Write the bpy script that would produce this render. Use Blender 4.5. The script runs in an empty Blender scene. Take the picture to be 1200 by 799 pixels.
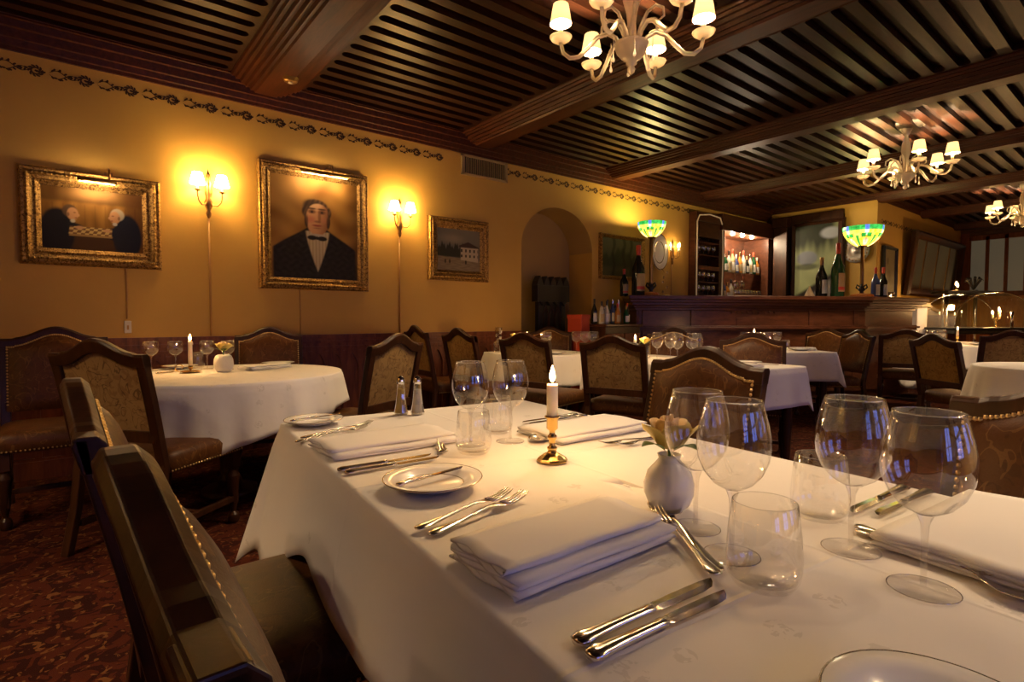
import bpy, math, random
from mathutils import Vector, Matrix
R = math.radians
pi = math.pi
sc = bpy.context.scene
COL = sc.collection
rng = random.Random(7)

# ------------------------------------------------------------------ camera, world, exposure
YAW = math.atan(515 / 641.0); PITCH = math.atan(26 / 641.0)
fw = Vector((math.sin(YAW) * math.cos(PITCH), math.cos(YAW) * math.cos(PITCH), -math.sin(PITCH)))
rt = Vector((math.cos(YAW), -math.sin(YAW), 0)); up = rt.cross(fw)
cd = bpy.data.cameras.new('camera'); cam = bpy.data.objects.new('camera', cd); COL.objects.link(cam)
cd.sensor_width = 36; cd.lens = 36 * 641 / 1200; cd.clip_start = 0.02
cam.matrix_world = Matrix(((rt.x, up.x, -fw.x, 0), (rt.y, up.y, -fw.y, 0), (rt.z, up.z, -fw.z, 1.09), (0, 0, 0, 1)))
sc.camera = cam
sc.view_settings.view_transform = 'Standard'; sc.view_settings.look = 'None'
sc.view_settings.exposure = 0.55; sc.view_settings.gamma = 1.0; sc.view_settings.use_curve_mapping = False
w = bpy.data.worlds.new('dusk'); sc.world = w; w.use_nodes = True
w.node_tree.nodes['Background'].inputs[0].default_value = (0.10, 0.14, 0.35, 1)
w.node_tree.nodes['Background'].inputs[1].default_value = 0.2
P_CHAND = 52.0; P_SCONCE = 4.0; P_CANDLE = 3.2; P_TIFFANY = 24; P_PICTURE = 3.5; P_BAR = 15; E_WINDOW = 2.0
WARM = (1.0, 0.70, 0.40); AMBER = (1.0, 0.64, 0.26); FLAMEC = (1.0, 0.55, 0.2)

# ------------------------------------------------------------------ materials
def mat(name, col=(0.5, 0.5, 0.5), rough=0.5, metal=0.0, emit=None, es=0.0, trans=0.0, spec=None):
    m = bpy.data.materials.new(name); m.use_nodes = True
    b = m.node_tree.nodes['Principled BSDF']
    b.inputs['Base Color'].default_value = (*col, 1); b.inputs['Roughness'].default_value = rough
    b.inputs['Metallic'].default_value = metal; b.inputs['Transmission Weight'].default_value = trans
    if spec is not None: b.inputs['Specular IOR Level'].default_value = spec
    if emit: b.inputs['Emission Color'].default_value = (*emit, 1); b.inputs['Emission Strength'].default_value = es
    return m
def N(m, t, **kw):
    n = m.node_tree.nodes.new(t)
    for k, v in kw.items():
        if hasattr(n, k): setattr(n, k, v)
        else: n.inputs[k].default_value = v
    return n
def L(m, a, b): m.node_tree.links.new(a, b)
def bsdf(m): return m.node_tree.nodes['Principled BSDF']
def coords(m, scale=(1, 1, 1), kind='Object', rot=(0, 0, 0)):
    t = N(m, 'ShaderNodeTexCoord'); mp = N(m, 'ShaderNodeMapping')
    mp.inputs['Scale'].default_value = scale; mp.inputs['Rotation'].default_value = rot
    L(m, t.outputs[kind], mp.inputs['Vector']); return mp.outputs[0]
def ramp(m, src, stops):
    r = N(m, 'ShaderNodeValToRGB'); e = r.color_ramp.elements
    while len(e) < len(stops): e.new(0.5)
    for x, (p, c) in zip(e, stops): x.position = p; x.color = (*c, 1)
    L(m, src, r.inputs[0]); return r.outputs[0]
def bump(m, src, strength=0.3, dist=0.01):
    b = N(m, 'ShaderNodeBump', Strength=strength, Distance=dist)
    L(m, src, b.inputs['Height']); L(m, b.outputs[0], bsdf(m).inputs['Normal'])
def noise(m, vec, scale, detail=4, rough=0.55, dist=0.0):
    n = N(m, 'ShaderNodeTexNoise', Scale=scale, Detail=detail, Roughness=rough, Distortion=dist)
    L(m, vec, n.inputs['Vector']); return n.outputs['Fac']
def math_(m, op, a, b=None, c=None):
    n = N(m, 'ShaderNodeMath', operation=op)
    for i, x in enumerate((a, b, c)):
        if x is None: continue
        if isinstance(x, (int, float)): n.inputs[i].default_value = x
        else: L(m, x, n.inputs[i])
    return n.outputs[0]
def mixc(m, fac, a, b):
    n = N(m, 'ShaderNodeMix', data_type='RGBA')
    if isinstance(fac, (int, float)): n.inputs[0].default_value = fac
    else: L(m, fac, n.inputs[0])
    for i, x in ((6, a), (7, b)):
        if isinstance(x, tuple): n.inputs[i].default_value = (*x, 1)
        else: L(m, x, n.inputs[i])
    return n.outputs[2]
def wood(name, dark, light, scale=(1, 1, 1), rough=0.35):
    m = mat(name, light, rough, spec=0.28); v = coords(m, scale)
    f = noise(m, v, 3.5, 6, 0.6, 0.6)
    L(m, ramp(m, f, [(0.3, dark), (0.7, light)]), bsdf(m).inputs['Base Color'])
    bump(m, f, 0.15, 0.004); return m
M = {}
M['wood'] = wood('dark_oak', (0.020, 0.0065, 0.0025), (0.058, 0.019, 0.0065), (6, 6, 1.2), 0.36)
M['ceiling_wood'] = wood('ceiling_oak', (0.014, 0.0045, 0.0018), (0.040, 0.012, 0.0045), (1, 8, 8), 0.38)
M['beam_wood'] = wood('beam_oak', (0.032, 0.008, 0.003), (0.085, 0.022, 0.007), (8, 1, 8), 0.42)
M['recess_wood'] = wood('recess_oak', (0.010, 0.005, 0.003), (0.025, 0.011, 0.006), (1, 8, 8), 0.5)
M['panel_wood'] = wood('wainscot_oak', (0.10, 0.026, 0.010), (0.24, 0.070, 0.022), (7, 7, 1), 0.45)
M['bar_wood'] = wood('bar_mahogany', (0.045, 0.014, 0.007), (0.10, 0.034, 0.016), (2, 2, 6), 0.3)
M['orange_wood'] = wood('orange_pine', (0.36, 0.10, 0.02), (0.60, 0.20, 0.04), (5, 5, 1), 0.35)
M['brass'] = mat('brass', (0.72, 0.48, 0.16), 0.25, 1.0)
M['bronze'] = mat('bronze', (0.32, 0.19, 0.07), 0.35, 1.0)
M['nail'] = mat('nail_brass', (0.62, 0.42, 0.18), 0.28, 1.0)
M['silver'] = mat('silver', (0.72, 0.66, 0.58), 0.16, 1.0)
M['chrome'] = mat('chrome', (0.8, 0.78, 0.75), 0.1, 1.0)
M['porcelain'] = mat('porcelain', (0.78, 0.76, 0.74), 0.15)
M['gilt_rim'] = mat('gilt_rim', (0.45, 0.36, 0.25), 0.25, 0.7)
M['linen'] = mat('napkin_linen', (0.74, 0.71, 0.68), 0.85, spec=0.2)
M['wax'] = mat('candle_wax', (0.85, 0.76, 0.60), 0.45)
bsdf(M['wax']).inputs['Subsurface Weight'].default_value = 0.35
bsdf(M['wax']).inputs['Subsurface Radius'].default_value = (0.02, 0.01, 0.005)
M['flame'] = mat('flame', (1, 0.7, 0.3), 0.5, emit=(1.0, 0.66, 0.26), es=22)
M['bulb'] = mat('lamp_bulb', (1, 0.8, 0.5), 0.5, emit=(1.0, 0.66, 0.3), es=14)
M['black'] = mat('black_iron', (0.012, 0.010, 0.009), 0.4)
M['dark_glass'] = mat('dark_bottle_glass', (0.010, 0.012, 0.010), 0.08)
M['green_glass'] = mat('green_bottle_glass', (0.012, 0.07, 0.025), 0.08)
M['label_cream'] = mat('label_cream', (0.45, 0.33, 0.16), 0.6)
M['label_white'] = mat('label_white', (0.7, 0.66, 0.58), 0.6)
M['red'] = mat('red_wax', (0.55, 0.05, 0.02), 0.4)
M['redbox'] = mat('red_card', (0.36, 0.035, 0.012), 0.6)
M['white_plastic'] = mat('white_plastic', (0.6, 0.55, 0.45), 0.4)
M['petal'] = mat('cream_petal', (0.80, 0.58, 0.30), 0.6)
M['petal_out'] = mat('yellow_petal', (0.70, 0.55, 0.16), 0.6)
M['leaf'] = mat('leaf_green', (0.07, 0.16, 0.03), 0.5)
M['vent'] = mat('vent_bronze', (0.42, 0.30, 0.13), 0.5, 0.2)
M['cable'] = mat('cable_gold', (0.42, 0.22, 0.06), 0.5)
M['salt'] = mat('salt_grains', (0.75, 0.72, 0.68), 0.8)
M['pepper'] = mat('pepper_grains', (0.55, 0.40, 0.14), 0.8)
M['ceramic'] = mat('white_ceramic', (0.74, 0.70, 0.62), 0.35)
_f = noise(M['ceramic'], coords(M['ceramic'], (1, 1, 1)), 70, 2); bump(M['ceramic'], _f, 0.5, 0.004)

def thin_glass(name, col=(0.97, 0.97, 0.96), base=0.05, amp=0.85, power=3.0):
    m = bpy.data.materials.new(name); m.use_nodes = True; nt = m.node_tree
    nt.nodes.remove(nt.nodes['Principled BSDF']); out = nt.nodes['Material Output']
    lw = N(m, 'ShaderNodeLayerWeight', Blend=0.5)
    f = math_(m, 'MULTIPLY_ADD', math_(m, 'POWER', lw.outputs['Facing'], power), amp, base)
    t = N(m, 'ShaderNodeBsdfTransparent'); t.inputs[0].default_value = (*col, 1)
    g = N(m, 'ShaderNodeBsdfGlossy', Roughness=0.035); g.inputs[0].default_value = (0.95, 0.95, 0.95, 1)
    mx = N(m, 'ShaderNodeMixShader'); L(m, f, mx.inputs[0]); L(m, t.outputs[0], mx.inputs[1]); L(m, g.outputs[0], mx.inputs[2])
    L(m, mx.outputs[0], out.inputs[0]); return m
M['glass'] = thin_glass('wine_glass_crystal', (0.98, 0.975, 0.965), 0.13, 0.85, 3.8)
M['foot'] = thin_glass('glass_foot_crystal', (0.99, 0.985, 0.98), 0.04, 0.55, 4.5)
M['rim'] = thin_glass('glass_rim_crystal', (0.95, 0.95, 0.95), 0.30, 0.6, 1.5)
M['rackglass'] = thin_glass('rack_glass', (0.9, 0.9, 0.88), 0.40, 0.5, 1.5)
M['bulb_hot'] = mat('bright_bulb', (1, 0.8, 0.5), 0.5, emit=(1.0, 0.72, 0.4), es=70)
M['stemglass'] = thin_glass('stem_crystal', (0.95, 0.94, 0.93), 0.10, 0.8, 3.0)
M['cut_glass'] = thin_glass('cut_crystal', (0.92, 0.92, 0.90), 0.25, 0.7, 1.5)
M['pane'] = thin_glass('window_glass', (0.9, 0.9, 0.88), 0.10, 0.8, 3.0)
def crystal_mat():
    m = bpy.data.materials.new('chandelier_crystal'); m.use_nodes = True; nt = m.node_tree
    b = bsdf(m); out = nt.nodes['Material Output']
    b.inputs['Base Color'].default_value = (0.95, 0.92, 0.85, 1); b.inputs['Transmission Weight'].default_value = 0.9
    b.inputs['Roughness'].default_value = 0.03; b.inputs['IOR'].default_value = 1.45
    tr = N(m, 'ShaderNodeBsdfTranslucent'); tr.inputs[0].default_value = (0.9, 0.8, 0.62, 1)
    df = N(m, 'ShaderNodeBsdfDiffuse'); df.inputs[0].default_value = (0.9, 0.8, 0.62, 1)
    a = N(m, 'ShaderNodeAddShader'); L(m, tr.outputs[0], a.inputs[0]); L(m, df.outputs[0], a.inputs[1])
    mx = N(m, 'ShaderNodeMixShader'); mx.inputs[0].default_value = 0.16
    L(m, b.outputs[0], mx.inputs[1]); L(m, a.outputs[0], mx.inputs[2]); L(m, mx.outputs[0], out.inputs[0]); return m
M['crystal'] = crystal_mat()
def shade_mat(name, col, tr_, ec, es):
    m = bpy.data.materials.new(name); m.use_nodes = True; nt = m.node_tree
    nt.nodes.remove(nt.nodes['Principled BSDF']); out = nt.nodes['Material Output']
    tr = N(m, 'ShaderNodeBsdfTranslucent'); tr.inputs[0].default_value = (*(c * tr_ for c in col), 1)
    df = N(m, 'ShaderNodeBsdfDiffuse'); df.inputs[0].default_value = (*col, 1)
    em = N(m, 'ShaderNodeEmission', Strength=es); em.inputs[0].default_value = (*ec, 1)
    mx = N(m, 'ShaderNodeAddShader'); L(m, tr.outputs[0], mx.inputs[0]); L(m, df.outputs[0], mx.inputs[1])
    a = N(m, 'ShaderNodeAddShader'); L(m, mx.outputs[0], a.inputs[0]); L(m, em.outputs[0], a.inputs[1])
    L(m, a.outputs[0], out.inputs[0]); return m
M['shade'] = shade_mat('pleated_lamp_shade', (0.7, 0.55, 0.32), 0.003, (1.0, 0.64, 0.22), 0.80)
M['shade_hot'] = shade_mat('glowing_sconce_shade', (0.7, 0.55, 0.32), 0.05, (1.0, 0.66, 0.25), 46)
def attr_mat(name, rough, emit=0.0):
    m = mat(name, rough=rough); a = N(m, 'ShaderNodeVertexColor', layer_name='Col')
    L(m, a.outputs[0], bsdf(m).inputs['Base Color'])
    if emit:
        L(m, a.outputs[0], bsdf(m).inputs['Emission Color']); bsdf(m).inputs['Emission Strength'].default_value = emit
    return m
M['paint'] = attr_mat('oil_paint', 0.55); bsdf(M['paint']).inputs['Specular IOR Level'].default_value = 0.15
M['leaded'] = attr_mat('leaded_stained_glass', 0.3, 1.5)
_f = noise(M['paint'], coords(M['paint']), 260, 3); bump(M['paint'], _f, 0.2, 0.002)

def gold_mat():
    m = mat('gilded_frame', (0.42, 0.24, 0.07), 0.38, 0.85); v = coords(m)
    f = noise(m, v, 55, 3, 0.6, 1.2)
    L(m, ramp(m, f, [(0.35, (0.10, 0.045, 0.012)), (0.6, (0.50, 0.30, 0.09))]), bsdf(m).inputs['Base Color'])
    bump(m, f, 0.7, 0.012); return m
M['gold'] = gold_mat()
def fabric(name, ground, scroll, vine, rough=0.75, s=1.0):
    m = mat(name, ground, rough, spec=0.25); v = coords(m)
    n1 = noise(m, v, 9 * s, 1.5, 0.5, 1.6); n2 = noise(m, v, 26 * s, 2, 0.5, 0.8); n3 = noise(m, v, 260, 2)
    line = math_(m, 'LESS_THAN', math_(m, 'ABSOLUTE', math_(m, 'SUBTRACT', n1, 0.5)), 0.011)
    blot = math_(m, 'GREATER_THAN', n2, 0.56)
    c = mixc(m, math_(m, 'MULTIPLY', blot, 0.55), ground, vine)
    c = mixc(m, math_(m, 'MULTIPLY', line, 0.75), c, scroll)
    c = mixc(m, math_(m, 'MULTIPLY', n3, 0.45), c, tuple(x * 0.4 for x in ground))
    L(m, c, bsdf(m).inputs['Base Color']); bump(m, n3, 0.25, 0.002); return m
M['tapestry'] = fabric('chair_back_tapestry', (0.33, 0.20, 0.068), (0.085, 0.040, 0.013), (0.20, 0.10, 0.032))
M['leather'] = fabric('embossed_seat_cover', (0.105, 0.038, 0.010), (0.21, 0.095, 0.026), (0.060, 0.020, 0.006), 0.42, 1.0)

def cloth_mat():
    m = mat('damask_tablecloth', (0.72, 0.68, 0.64), 0.85, spec=0.2); v = coords(m)
    vor = N(m, 'ShaderNodeTexVoronoi', Scale=8.5, Randomness=0.55); L(m, v, vor.inputs['Vector'])
    n = noise(m, v, 95, 2, 0.5, 0.6)
    spot = math_(m, 'MULTIPLY', math_(m, 'LESS_THAN', vor.outputs['Distance'], 0.17), math_(m, 'GREATER_THAN', n, 0.52))
    L(m, mixc(m, spot, (0.72, 0.68, 0.64), (0.62, 0.58, 0.54)), bsdf(m).inputs['Base Color'])
    weave = noise(m, v, 6, 3); bump(m, weave, 0.35, 0.012); return m
M['cloth'] = cloth_mat()
def crease_cloth():
    m = M['cloth'].copy(); m.name = 'creased_damask_tablecloth'; nt = m.node_tree
    b = [n for n in nt.nodes if n.type == 'BUMP'][0]; src = b.inputs['Height'].links[0].from_socket
    t = N(m, 'ShaderNodeTexCoord'); s = N(m, 'ShaderNodeSeparateXYZ'); L(m, t.outputs['Object'], s.inputs[0])
    acc = None
    for out, off in ((1, -0.40), (1, 0.28), (0, 0.02)):
        d = math_(m, 'ABSOLUTE', math_(m, 'SUBTRACT', s.outputs[out], off))
        h = math_(m, 'MAXIMUM', math_(m, 'SUBTRACT', 1.0, math_(m, 'MULTIPLY', d, 150.0)), 0.0)
        acc = h if acc is None else math_(m, 'ADD', acc, h)
    tot = math_(m, 'MULTIPLY_ADD', acc, 0.32, src)
    L(m, tot, b.inputs['Height']); return m
M['cloth_creased'] = crease_cloth()
def wall_mat():
    m = mat('ochre_plaster', (0.58, 0.36, 0.075), 0.62, spec=0.3); v = coords(m)
    f = noise(m, v, 1.6, 5, 0.6); g = noise(m, v, 14, 4)
    L(m, mixc(m, math_(m, 'MULTIPLY', f, 0.8), (0.64, 0.40, 0.095), (0.50, 0.28, 0.055)), bsdf(m).inputs['Base Color'])
    bump(m, g, 0.12, 0.01); return m
M['wall'] = wall_mat()
def carpet_mat():
    m = mat('red_carpet', (0.2, 0.04, 0.02), 0.95, spec=0.1); v = coords(m)
    n1 = noise(m, v, 11, 2, 0.5, 1.8); n2 = noise(m, v, 28, 2, 0.5, 1.0); n3 = noise(m, v, 400, 2)
    c = mixc(m, math_(m, 'GREATER_THAN', n1, 0.52), (0.060, 0.012, 0.005), (0.026, 0.005, 0.003))
    c = mixc(m, math_(m, 'GREATER_THAN', n2, 0.62), c, (0.13, 0.05, 0.016))
    L(m, c, bsdf(m).inputs['Base Color']); bump(m, n3, 0.5, 0.004); return m
M['carpet'] = carpet_mat()
M['stencil'] = mat('stencil_brown', (0.055, 0.022, 0.008), 0.7)
M['mirror'] = mat('yellow_tinted_mirror', (0.55, 0.42, 0.16), 0.16, 1.0)  # yellow tint stands in for the reflected tone of the room
M['dusk_pane'] = mat('dusk_window_pane', (0.02, 0.02, 0.04), 0.2, emit=(0.22, 0.30, 1.0), es=E_WINDOW)
M['frosted'] = mat('seeded_glass', (0.20, 0.185, 0.14), 0.35, emit=(0.5, 0.42, 0.27), es=0.06)
M['spirits'] = mat('amber_spirit', (0.45, 0.18, 0.03), 0.1)
M['clear_bottle'] = mat('pale_bottle', (0.5, 0.47, 0.40), 0.1)
M['blue_glass'] = mat('blue_bottle', (0.05, 0.07, 0.20), 0.1)
M['frost'] = mat('frosted_vase_glass', (0.85, 0.84, 0.84), 0.12, trans=0.25)
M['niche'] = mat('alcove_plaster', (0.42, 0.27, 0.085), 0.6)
M['old_silver'] = mat('old_silver', (0.42, 0.38, 0.34), 0.42, 0.8)
M['rope'] = mat('rope_light', (0.6, 0.5, 0.35), 0.4, emit=(1.0, 0.62, 0.3), es=0.10)
M['wicker'] = mat('pale_box', (0.55, 0.42, 0.24), 0.7)

# ------------------------------------------------------------------ mesh builder
class MB:
    def __init__(s): s.v = []; s.f = []; s.m = []; s.s = []; s.c = None; s.X = Matrix.Identity(4)
    def add(s, vs, fs, mi=0, sm=False):
        b = len(s.v); s.v += [tuple(s.X @ Vector(p)) for p in vs]
        for f in fs: s.f.append([b + i for i in f]); s.m.append(mi); s.s.append(sm)
    def box(s, x0, x1, y0, y1, z0, z1, mi=0):
        s.add([(x, y, z) for z in (z0, z1) for y in (y0, y1) for x in (x0, x1)],
              [(0, 2, 3, 1), (4, 5, 7, 6), (0, 1, 5, 4), (2, 6, 7, 3), (0, 4, 6, 2), (1, 3, 7, 5)], mi)
    def rings(s, rs, mi=0, sm=True, caps=True, closed=True):
        n = len(rs[0]); vs = [p for r in rs for p in r]; fs = []
        for i in range(len(rs) - 1):
            for j in range(n if closed else n - 1):
                k = (j + 1) % n; fs.append((i * n + j, i * n + k, (i + 1) * n + k, (i + 1) * n + j))
        if caps: fs += [tuple(range(n - 1, -1, -1)), tuple(range((len(rs) - 1) * n, len(rs) * n))]
        s.add(vs, fs, mi, sm)
    def lathe(s, prof, seg=24, c=(0, 0, 0), mi=0, caps=False, sm=True, flute=0, fa=0.0):
        rs = []
        for r, z in prof:
            rr = max(r, 1e-5)
            rs.append([(c[0] + rr * (1 + fa * math.cos(flute * 2 * pi * j / seg)) * math.cos(2 * pi * j / seg),
                        c[1] + rr * (1 + fa * math.cos(flute * 2 * pi * j / seg)) * math.sin(2 * pi * j / seg), c[2] + z) for j in range(seg)])
        s.rings(rs, mi, sm, caps)
    def tube(s, pts, rad, seg=8, mi=0, sm=True):
        pts = [Vector(p) for p in pts]; n = len(pts)
        if not hasattr(rad, '__len__'): rad = [rad] * n
        rs = []; ref = None
        for i, p in enumerate(pts):
            t = (pts[min(i + 1, n - 1)] - pts[max(i - 1, 0)]).normalized()
            if ref is None: ref = t.orthogonal().normalized()
            ref = (ref - t * ref.dot(t)).normalized(); b = t.cross(ref)
            rs.append([p + (ref * math.cos(2 * pi * j / seg) + b * math.sin(2 * pi * j / seg)) * rad[i] for j in range(seg)])
        s.rings(rs, mi, sm)
    def prism(s, poly, a, b, axis='z', mi=0, sm=False):
        def P(p, q):
            if axis == 'z': return (p[0], p[1], q)
            if axis == 'y': return (p[0], q, p[1])
            return (q, p[0], p[1])
        n = len(poly); vs = [P(p, a) for p in poly] + [P(p, b) for p in poly]
        s.add(vs, [tuple(range(n - 1, -1, -1)), tuple(range(n, 2 * n))] + [(i, (i + 1) % n, n + (i + 1) % n, n + i) for i in range(n)], mi, sm)
    def grid(s, fn, nu, nv, mi=0, sm=True):
        vs = [fn(i / nu, j / nv) for j in range(nv + 1) for i in range(nu + 1)]
        s.add(vs, [(j * (nu + 1) + i, j * (nu + 1) + i + 1, (j + 1) * (nu + 1) + i + 1, (j + 1) * (nu + 1) + i) for j in range(nv) for i in range(nu)], mi, sm)
    def loft(s, secs, seg=10, mi=0):
        # cross sections along +x: (x, z, half width, half thickness)
        s.rings([[(x, hw * math.cos(2 * pi * j / seg), z + ht * math.sin(2 * pi * j / seg)) for j in range(seg)] for x, z, hw, ht in secs], mi)
    def dome(s, p, r, n, seg=6, mi=0):
        n = Vector(n).normalized(); a = n.orthogonal().normalized(); b = n.cross(a); p = Vector(p)
        r0 = [p + (a * math.cos(2 * pi * j / seg) + b * math.sin(2 * pi * j / seg)) * r for j in range(seg)]
        r1 = [p + n * r * 0.6 + (a * math.cos(2 * pi * j / seg) + b * math.sin(2 * pi * j / seg)) * r * 0.6 for j in range(seg)]
        s.add(r0 + r1 + [p + n * r * 0.8], [(j, (j + 1) % seg, seg + (j + 1) % seg, seg + j) for j in range(seg)] + [(seg + j, seg + (j + 1) % seg, 2 * seg) for j in range(seg)], mi, True)
    def build(s, name, mats, parent=None, loc=None, rz=None, bevel=0.0):
        me = bpy.data.meshes.new(name); me.from_pydata(s.v, [], s.f)
        for m in (mats if isinstance(mats, (list, tuple)) else [mats]): me.materials.append(M[m] if isinstance(m, str) else m)
        me.polygons.foreach_set('material_index', s.m); me.polygons.foreach_set('use_smooth', s.s)
        if s.c:
            ca = me.color_attributes.new('Col', 'FLOAT_COLOR', 'POINT')
            for i, c in enumerate(s.c): ca.data[i].color = (*c, 1)
        me.update(); o = bpy.data.objects.new(name, me); COL.objects.link(o)
        if parent: o.parent = parent
        if loc: o.location = loc
        if rz is not None: o.rotation_euler.z = rz
        if bevel:
            b = o.modifiers.new('bevel', 'BEVEL'); b.width = bevel; b.segments = 2; b.limit_method = 'ANGLE'
        return o
def tag(o, label, cat, group=None, kind=None):
    o['label'] = label; o['category'] = cat
    if group: o['group'] = group
    if kind: o['kind'] = kind
    return o
def thing(name, label, cat, loc=(0, 0, 0), rz=0.0, group=None):
    o = bpy.data.objects.new(name, None); COL.objects.link(o); o.empty_display_size = 0.05
    o.location = loc; o.rotation_euler.z = rz
    return tag(o, label, cat, group)
def struct(mb, name, mats, **k):
    o = mb.build(name, mats, **k); o['kind'] = 'structure'; return o
def copy_tree(o, loc, rz=0.0, label=None, group=None, scale=None, parent=None):
    c = o.copy(); COL.objects.link(c)
    if parent: c.parent = parent
    else:
        c.location = loc; c.rotation_euler = (0, 0, rz)
        if label: c['label'] = label
        if group: c['group'] = group
        if scale: c.scale = scale
    for ch in o.children: copy_tree(ch, None, parent=c)
    return c
class Kind:
    """first placement moves the prototype, later ones copy it with all its parts"""
    def __init__(s, maker): s.maker = maker; s.o = None
    def put(s, loc, rz, label, group=None, scale=None):
        if s.o is None:
            s.o = s.maker(); o = s.o; o.location = loc; o.rotation_euler = (0, 0, rz); o['label'] = label
            if group: o['group'] = group
            if scale: o.scale = scale
            return o
        c = copy_tree(s.o, loc, rz, label, group, scale)
        if not group and 'group' in c: del c['group']
        if not scale: c.scale = (1, 1, 1)
        return c
def light(name, loc, power, col, r=0.02, parent=None, kind='POINT', spot=None):
    l = bpy.data.lights.new(name, kind); l.energy = power; l.color = col; l.shadow_soft_size = r
    if spot: l.spot_size = spot; l.spot_blend = 0.6
    o = bpy.data.objects.new(name, l); COL.objects.link(o); o.location = loc
    if parent: o.parent = parent
    return o
def blk(x, a, b):  # smooth step
    t = max(0.0, min(1.0, (x - a) / (b - a))); return t * t * (3 - 2 * t)

# ------------------------------------------------------------------ room shell
YW = 4.93; XR = 10.0; Y2 = 3.19; XF = 15.0; XB = -2.2; YS = -2.9; H = 3.1
m = MB(); m.box(XB - .1, XF + .1, YS - .1, YW + .7, -.1, 0); struct(m, 'floor', 'carpet')
m = MB(); m.box(XB - .1, XF + .1, YS - .1, YW + .7, H, H + .1); struct(m, 'ceiling', 'recess_wood')
AX0, AX1, AS, AT, AD = 4.10, 5.30, 1.95, 2.45, 0.42     # arched alcove
m = MB(); acx = (AX0 + AX1) / 2; arw = (AX1 - AX0) / 2
m.box(XB, AX0, YW, YW + .6, 0, H); m.box(AX1, 7.47, YW, YW + .6, 0, H); m.box(7.47, XR + .1, YW, YW + .6, 2.79, H); m.box(7.47, XR + .1, YW + .4, YW + .6, 0, 2.79)
arc = [(acx - arw * math.cos(pi * i / 24), AS + (AT - AS) * math.sin(pi * i / 24)) for i in range(25)]
for i in range(24):
    (xa, za), (xb, zb) = arc[i], arc[i + 1]
    m.add([(xa, YW, za), (xb, YW, zb), (xb, YW, H), (xa, YW, H)], [(0, 1, 2, 3)])
struct(m, 'wall_left', 'wall')
m = MB()
for i in range(24):
    (xa, za), (xb, zb) = arc[i], arc[i + 1]
    m.add([(xa, YW, za), (xb, YW, zb), (xb, YW + AD, zb), (xa, YW + AD, za)], [(3, 2, 1, 0)], 0, True)
m.add([(AX0, YW + AD, 0), (AX1, YW + AD, 0), (AX1, YW + AD, H), (AX0, YW + AD, H)], [(0, 1, 2, 3)])
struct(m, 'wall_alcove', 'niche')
m = MB(); m.box(XR, XR + .12, Y2, YW + .1, 0, H); struct(m, 'wall_return', 'wall')
m = MB(); m.box(XR + .12, XF, Y2, Y2 + .12, 0, H); struct(m, 'wall_recess', 'wall')
m = MB(); m.box(XR - .02, XR, 3.70, YW, 0, 2.84); m.box(XR - .05, XR, 3.66, 3.74, 0, 2.84); m.box(XR - .06, XR, 3.66, YW, 2.76, 2.9); struct(m, 'trim_36', 'wood')
m = MB(); m.box(XF, XF + .12, YS, Y2 + .12, 0, H); struct(m, 'wall_front', 'wall')
m = MB(); m.box(XB - .12, XB, YS, YW + .1, 0, H); struct(m, 'wall_rear', 'wall')
# wall to the right with dusk windows
m = MB(); WX = [(-1.2, -.2), (0.6, 1.6), (2.4, 3.4), (4.6, 5.6)]; xs = XB
for a, b in WX: m.box(xs, a, YS - .12, YS, 0, H); m.box(a, b, YS - .12, YS, 0, .9); m.box(a, b, YS - .12, YS, 2.3, H); xs = b
m.box(xs, XF, YS - .12, YS, 0, H); struct(m, 'wall_right', 'wall')
for k, (a, b) in enumerate(WX):
    m = MB(); m.box(a, b, YS - .10, YS - .08, .9, 2.3)
    o = struct(m, 'window_%d' % (k + 2), 'dusk_pane')
    f = MB()
    for x in (a + .03, (a + b) / 2, b - .03): f.box(x - .03, x + .03, YS - .08, YS + .02, .9, 2.3)
    for z in (.93, 1.6, 2.27): f.box(a, b, YS - .08, YS + .01, z - .025, z + .025)
    q = f.build('window_frame', 'wood', o)

# ceiling beams, slotted boards, cornice
BX = [-.9, 1.30, 3.50, 5.72, 7.90, 10.10, 12.3, 14.5]; BW = .165
prof = [(-.27, 3.1), (-.27, 3.035), (-.262, 3.02), (-.24, 3.024), (-.232, 3.005), (-.205, 3.008), (-.195, 2.985), (-.165, 2.99), (-.155, 2.965), (-.13, 2.972), (-.12, 2.95), (-.095, 2.955), (-.085, 2.94)]
prof = prof + [(-x, z) for x, z in reversed(prof)]
for k, bx in enumerate(BX):
    m = MB(); y1 = YW if bx < 10 else Y2
    m.prism([(bx + x, z) for x, z in prof], YS, y1, 'y')
    struct(m, 'trim_%d' % (k + 1), 'beam_wood')
PER = .157; SL = .080; ZS = 3.045
for k in range(len(BX)):
    x0 = (BX[k - 1] if k else XB) + .27; x1 = BX[k] - .27
    if k == 0: x0 = XB
    y1 = YW if x1 < 10 else Y2
    m = MB(); n = int((y1 - YS) / PER) + 1; r = SL / 2; t0 = x0 + .03; t1 = x1 - .03
    for j in range(n):
        y = y1 - PER * (j + .5); h = PER / 2
        q = [(r * (1 - math.cos(a)), r * math.sin(a)) for a in [pi / 2 * i / 5 for i in range(6)]]
        lo = [(t0 + a, y - h + b) for a, b in q] + [(t1 - a, y - h + b) for a, b in reversed(q)]
        hi = [(t1 - a, y + h - b) for a, b in q] + [(t0 + a, y + h - b) for a, b in reversed(q)]
        m.prism([(x0, y - h)] + lo + [(x1, y - h), (x1, y + h)] + hi + [(x0, y + h)], ZS, H - .001)
    struct(m, 'trim_%d' % (k + 21), 'ceiling_wood')
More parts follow.
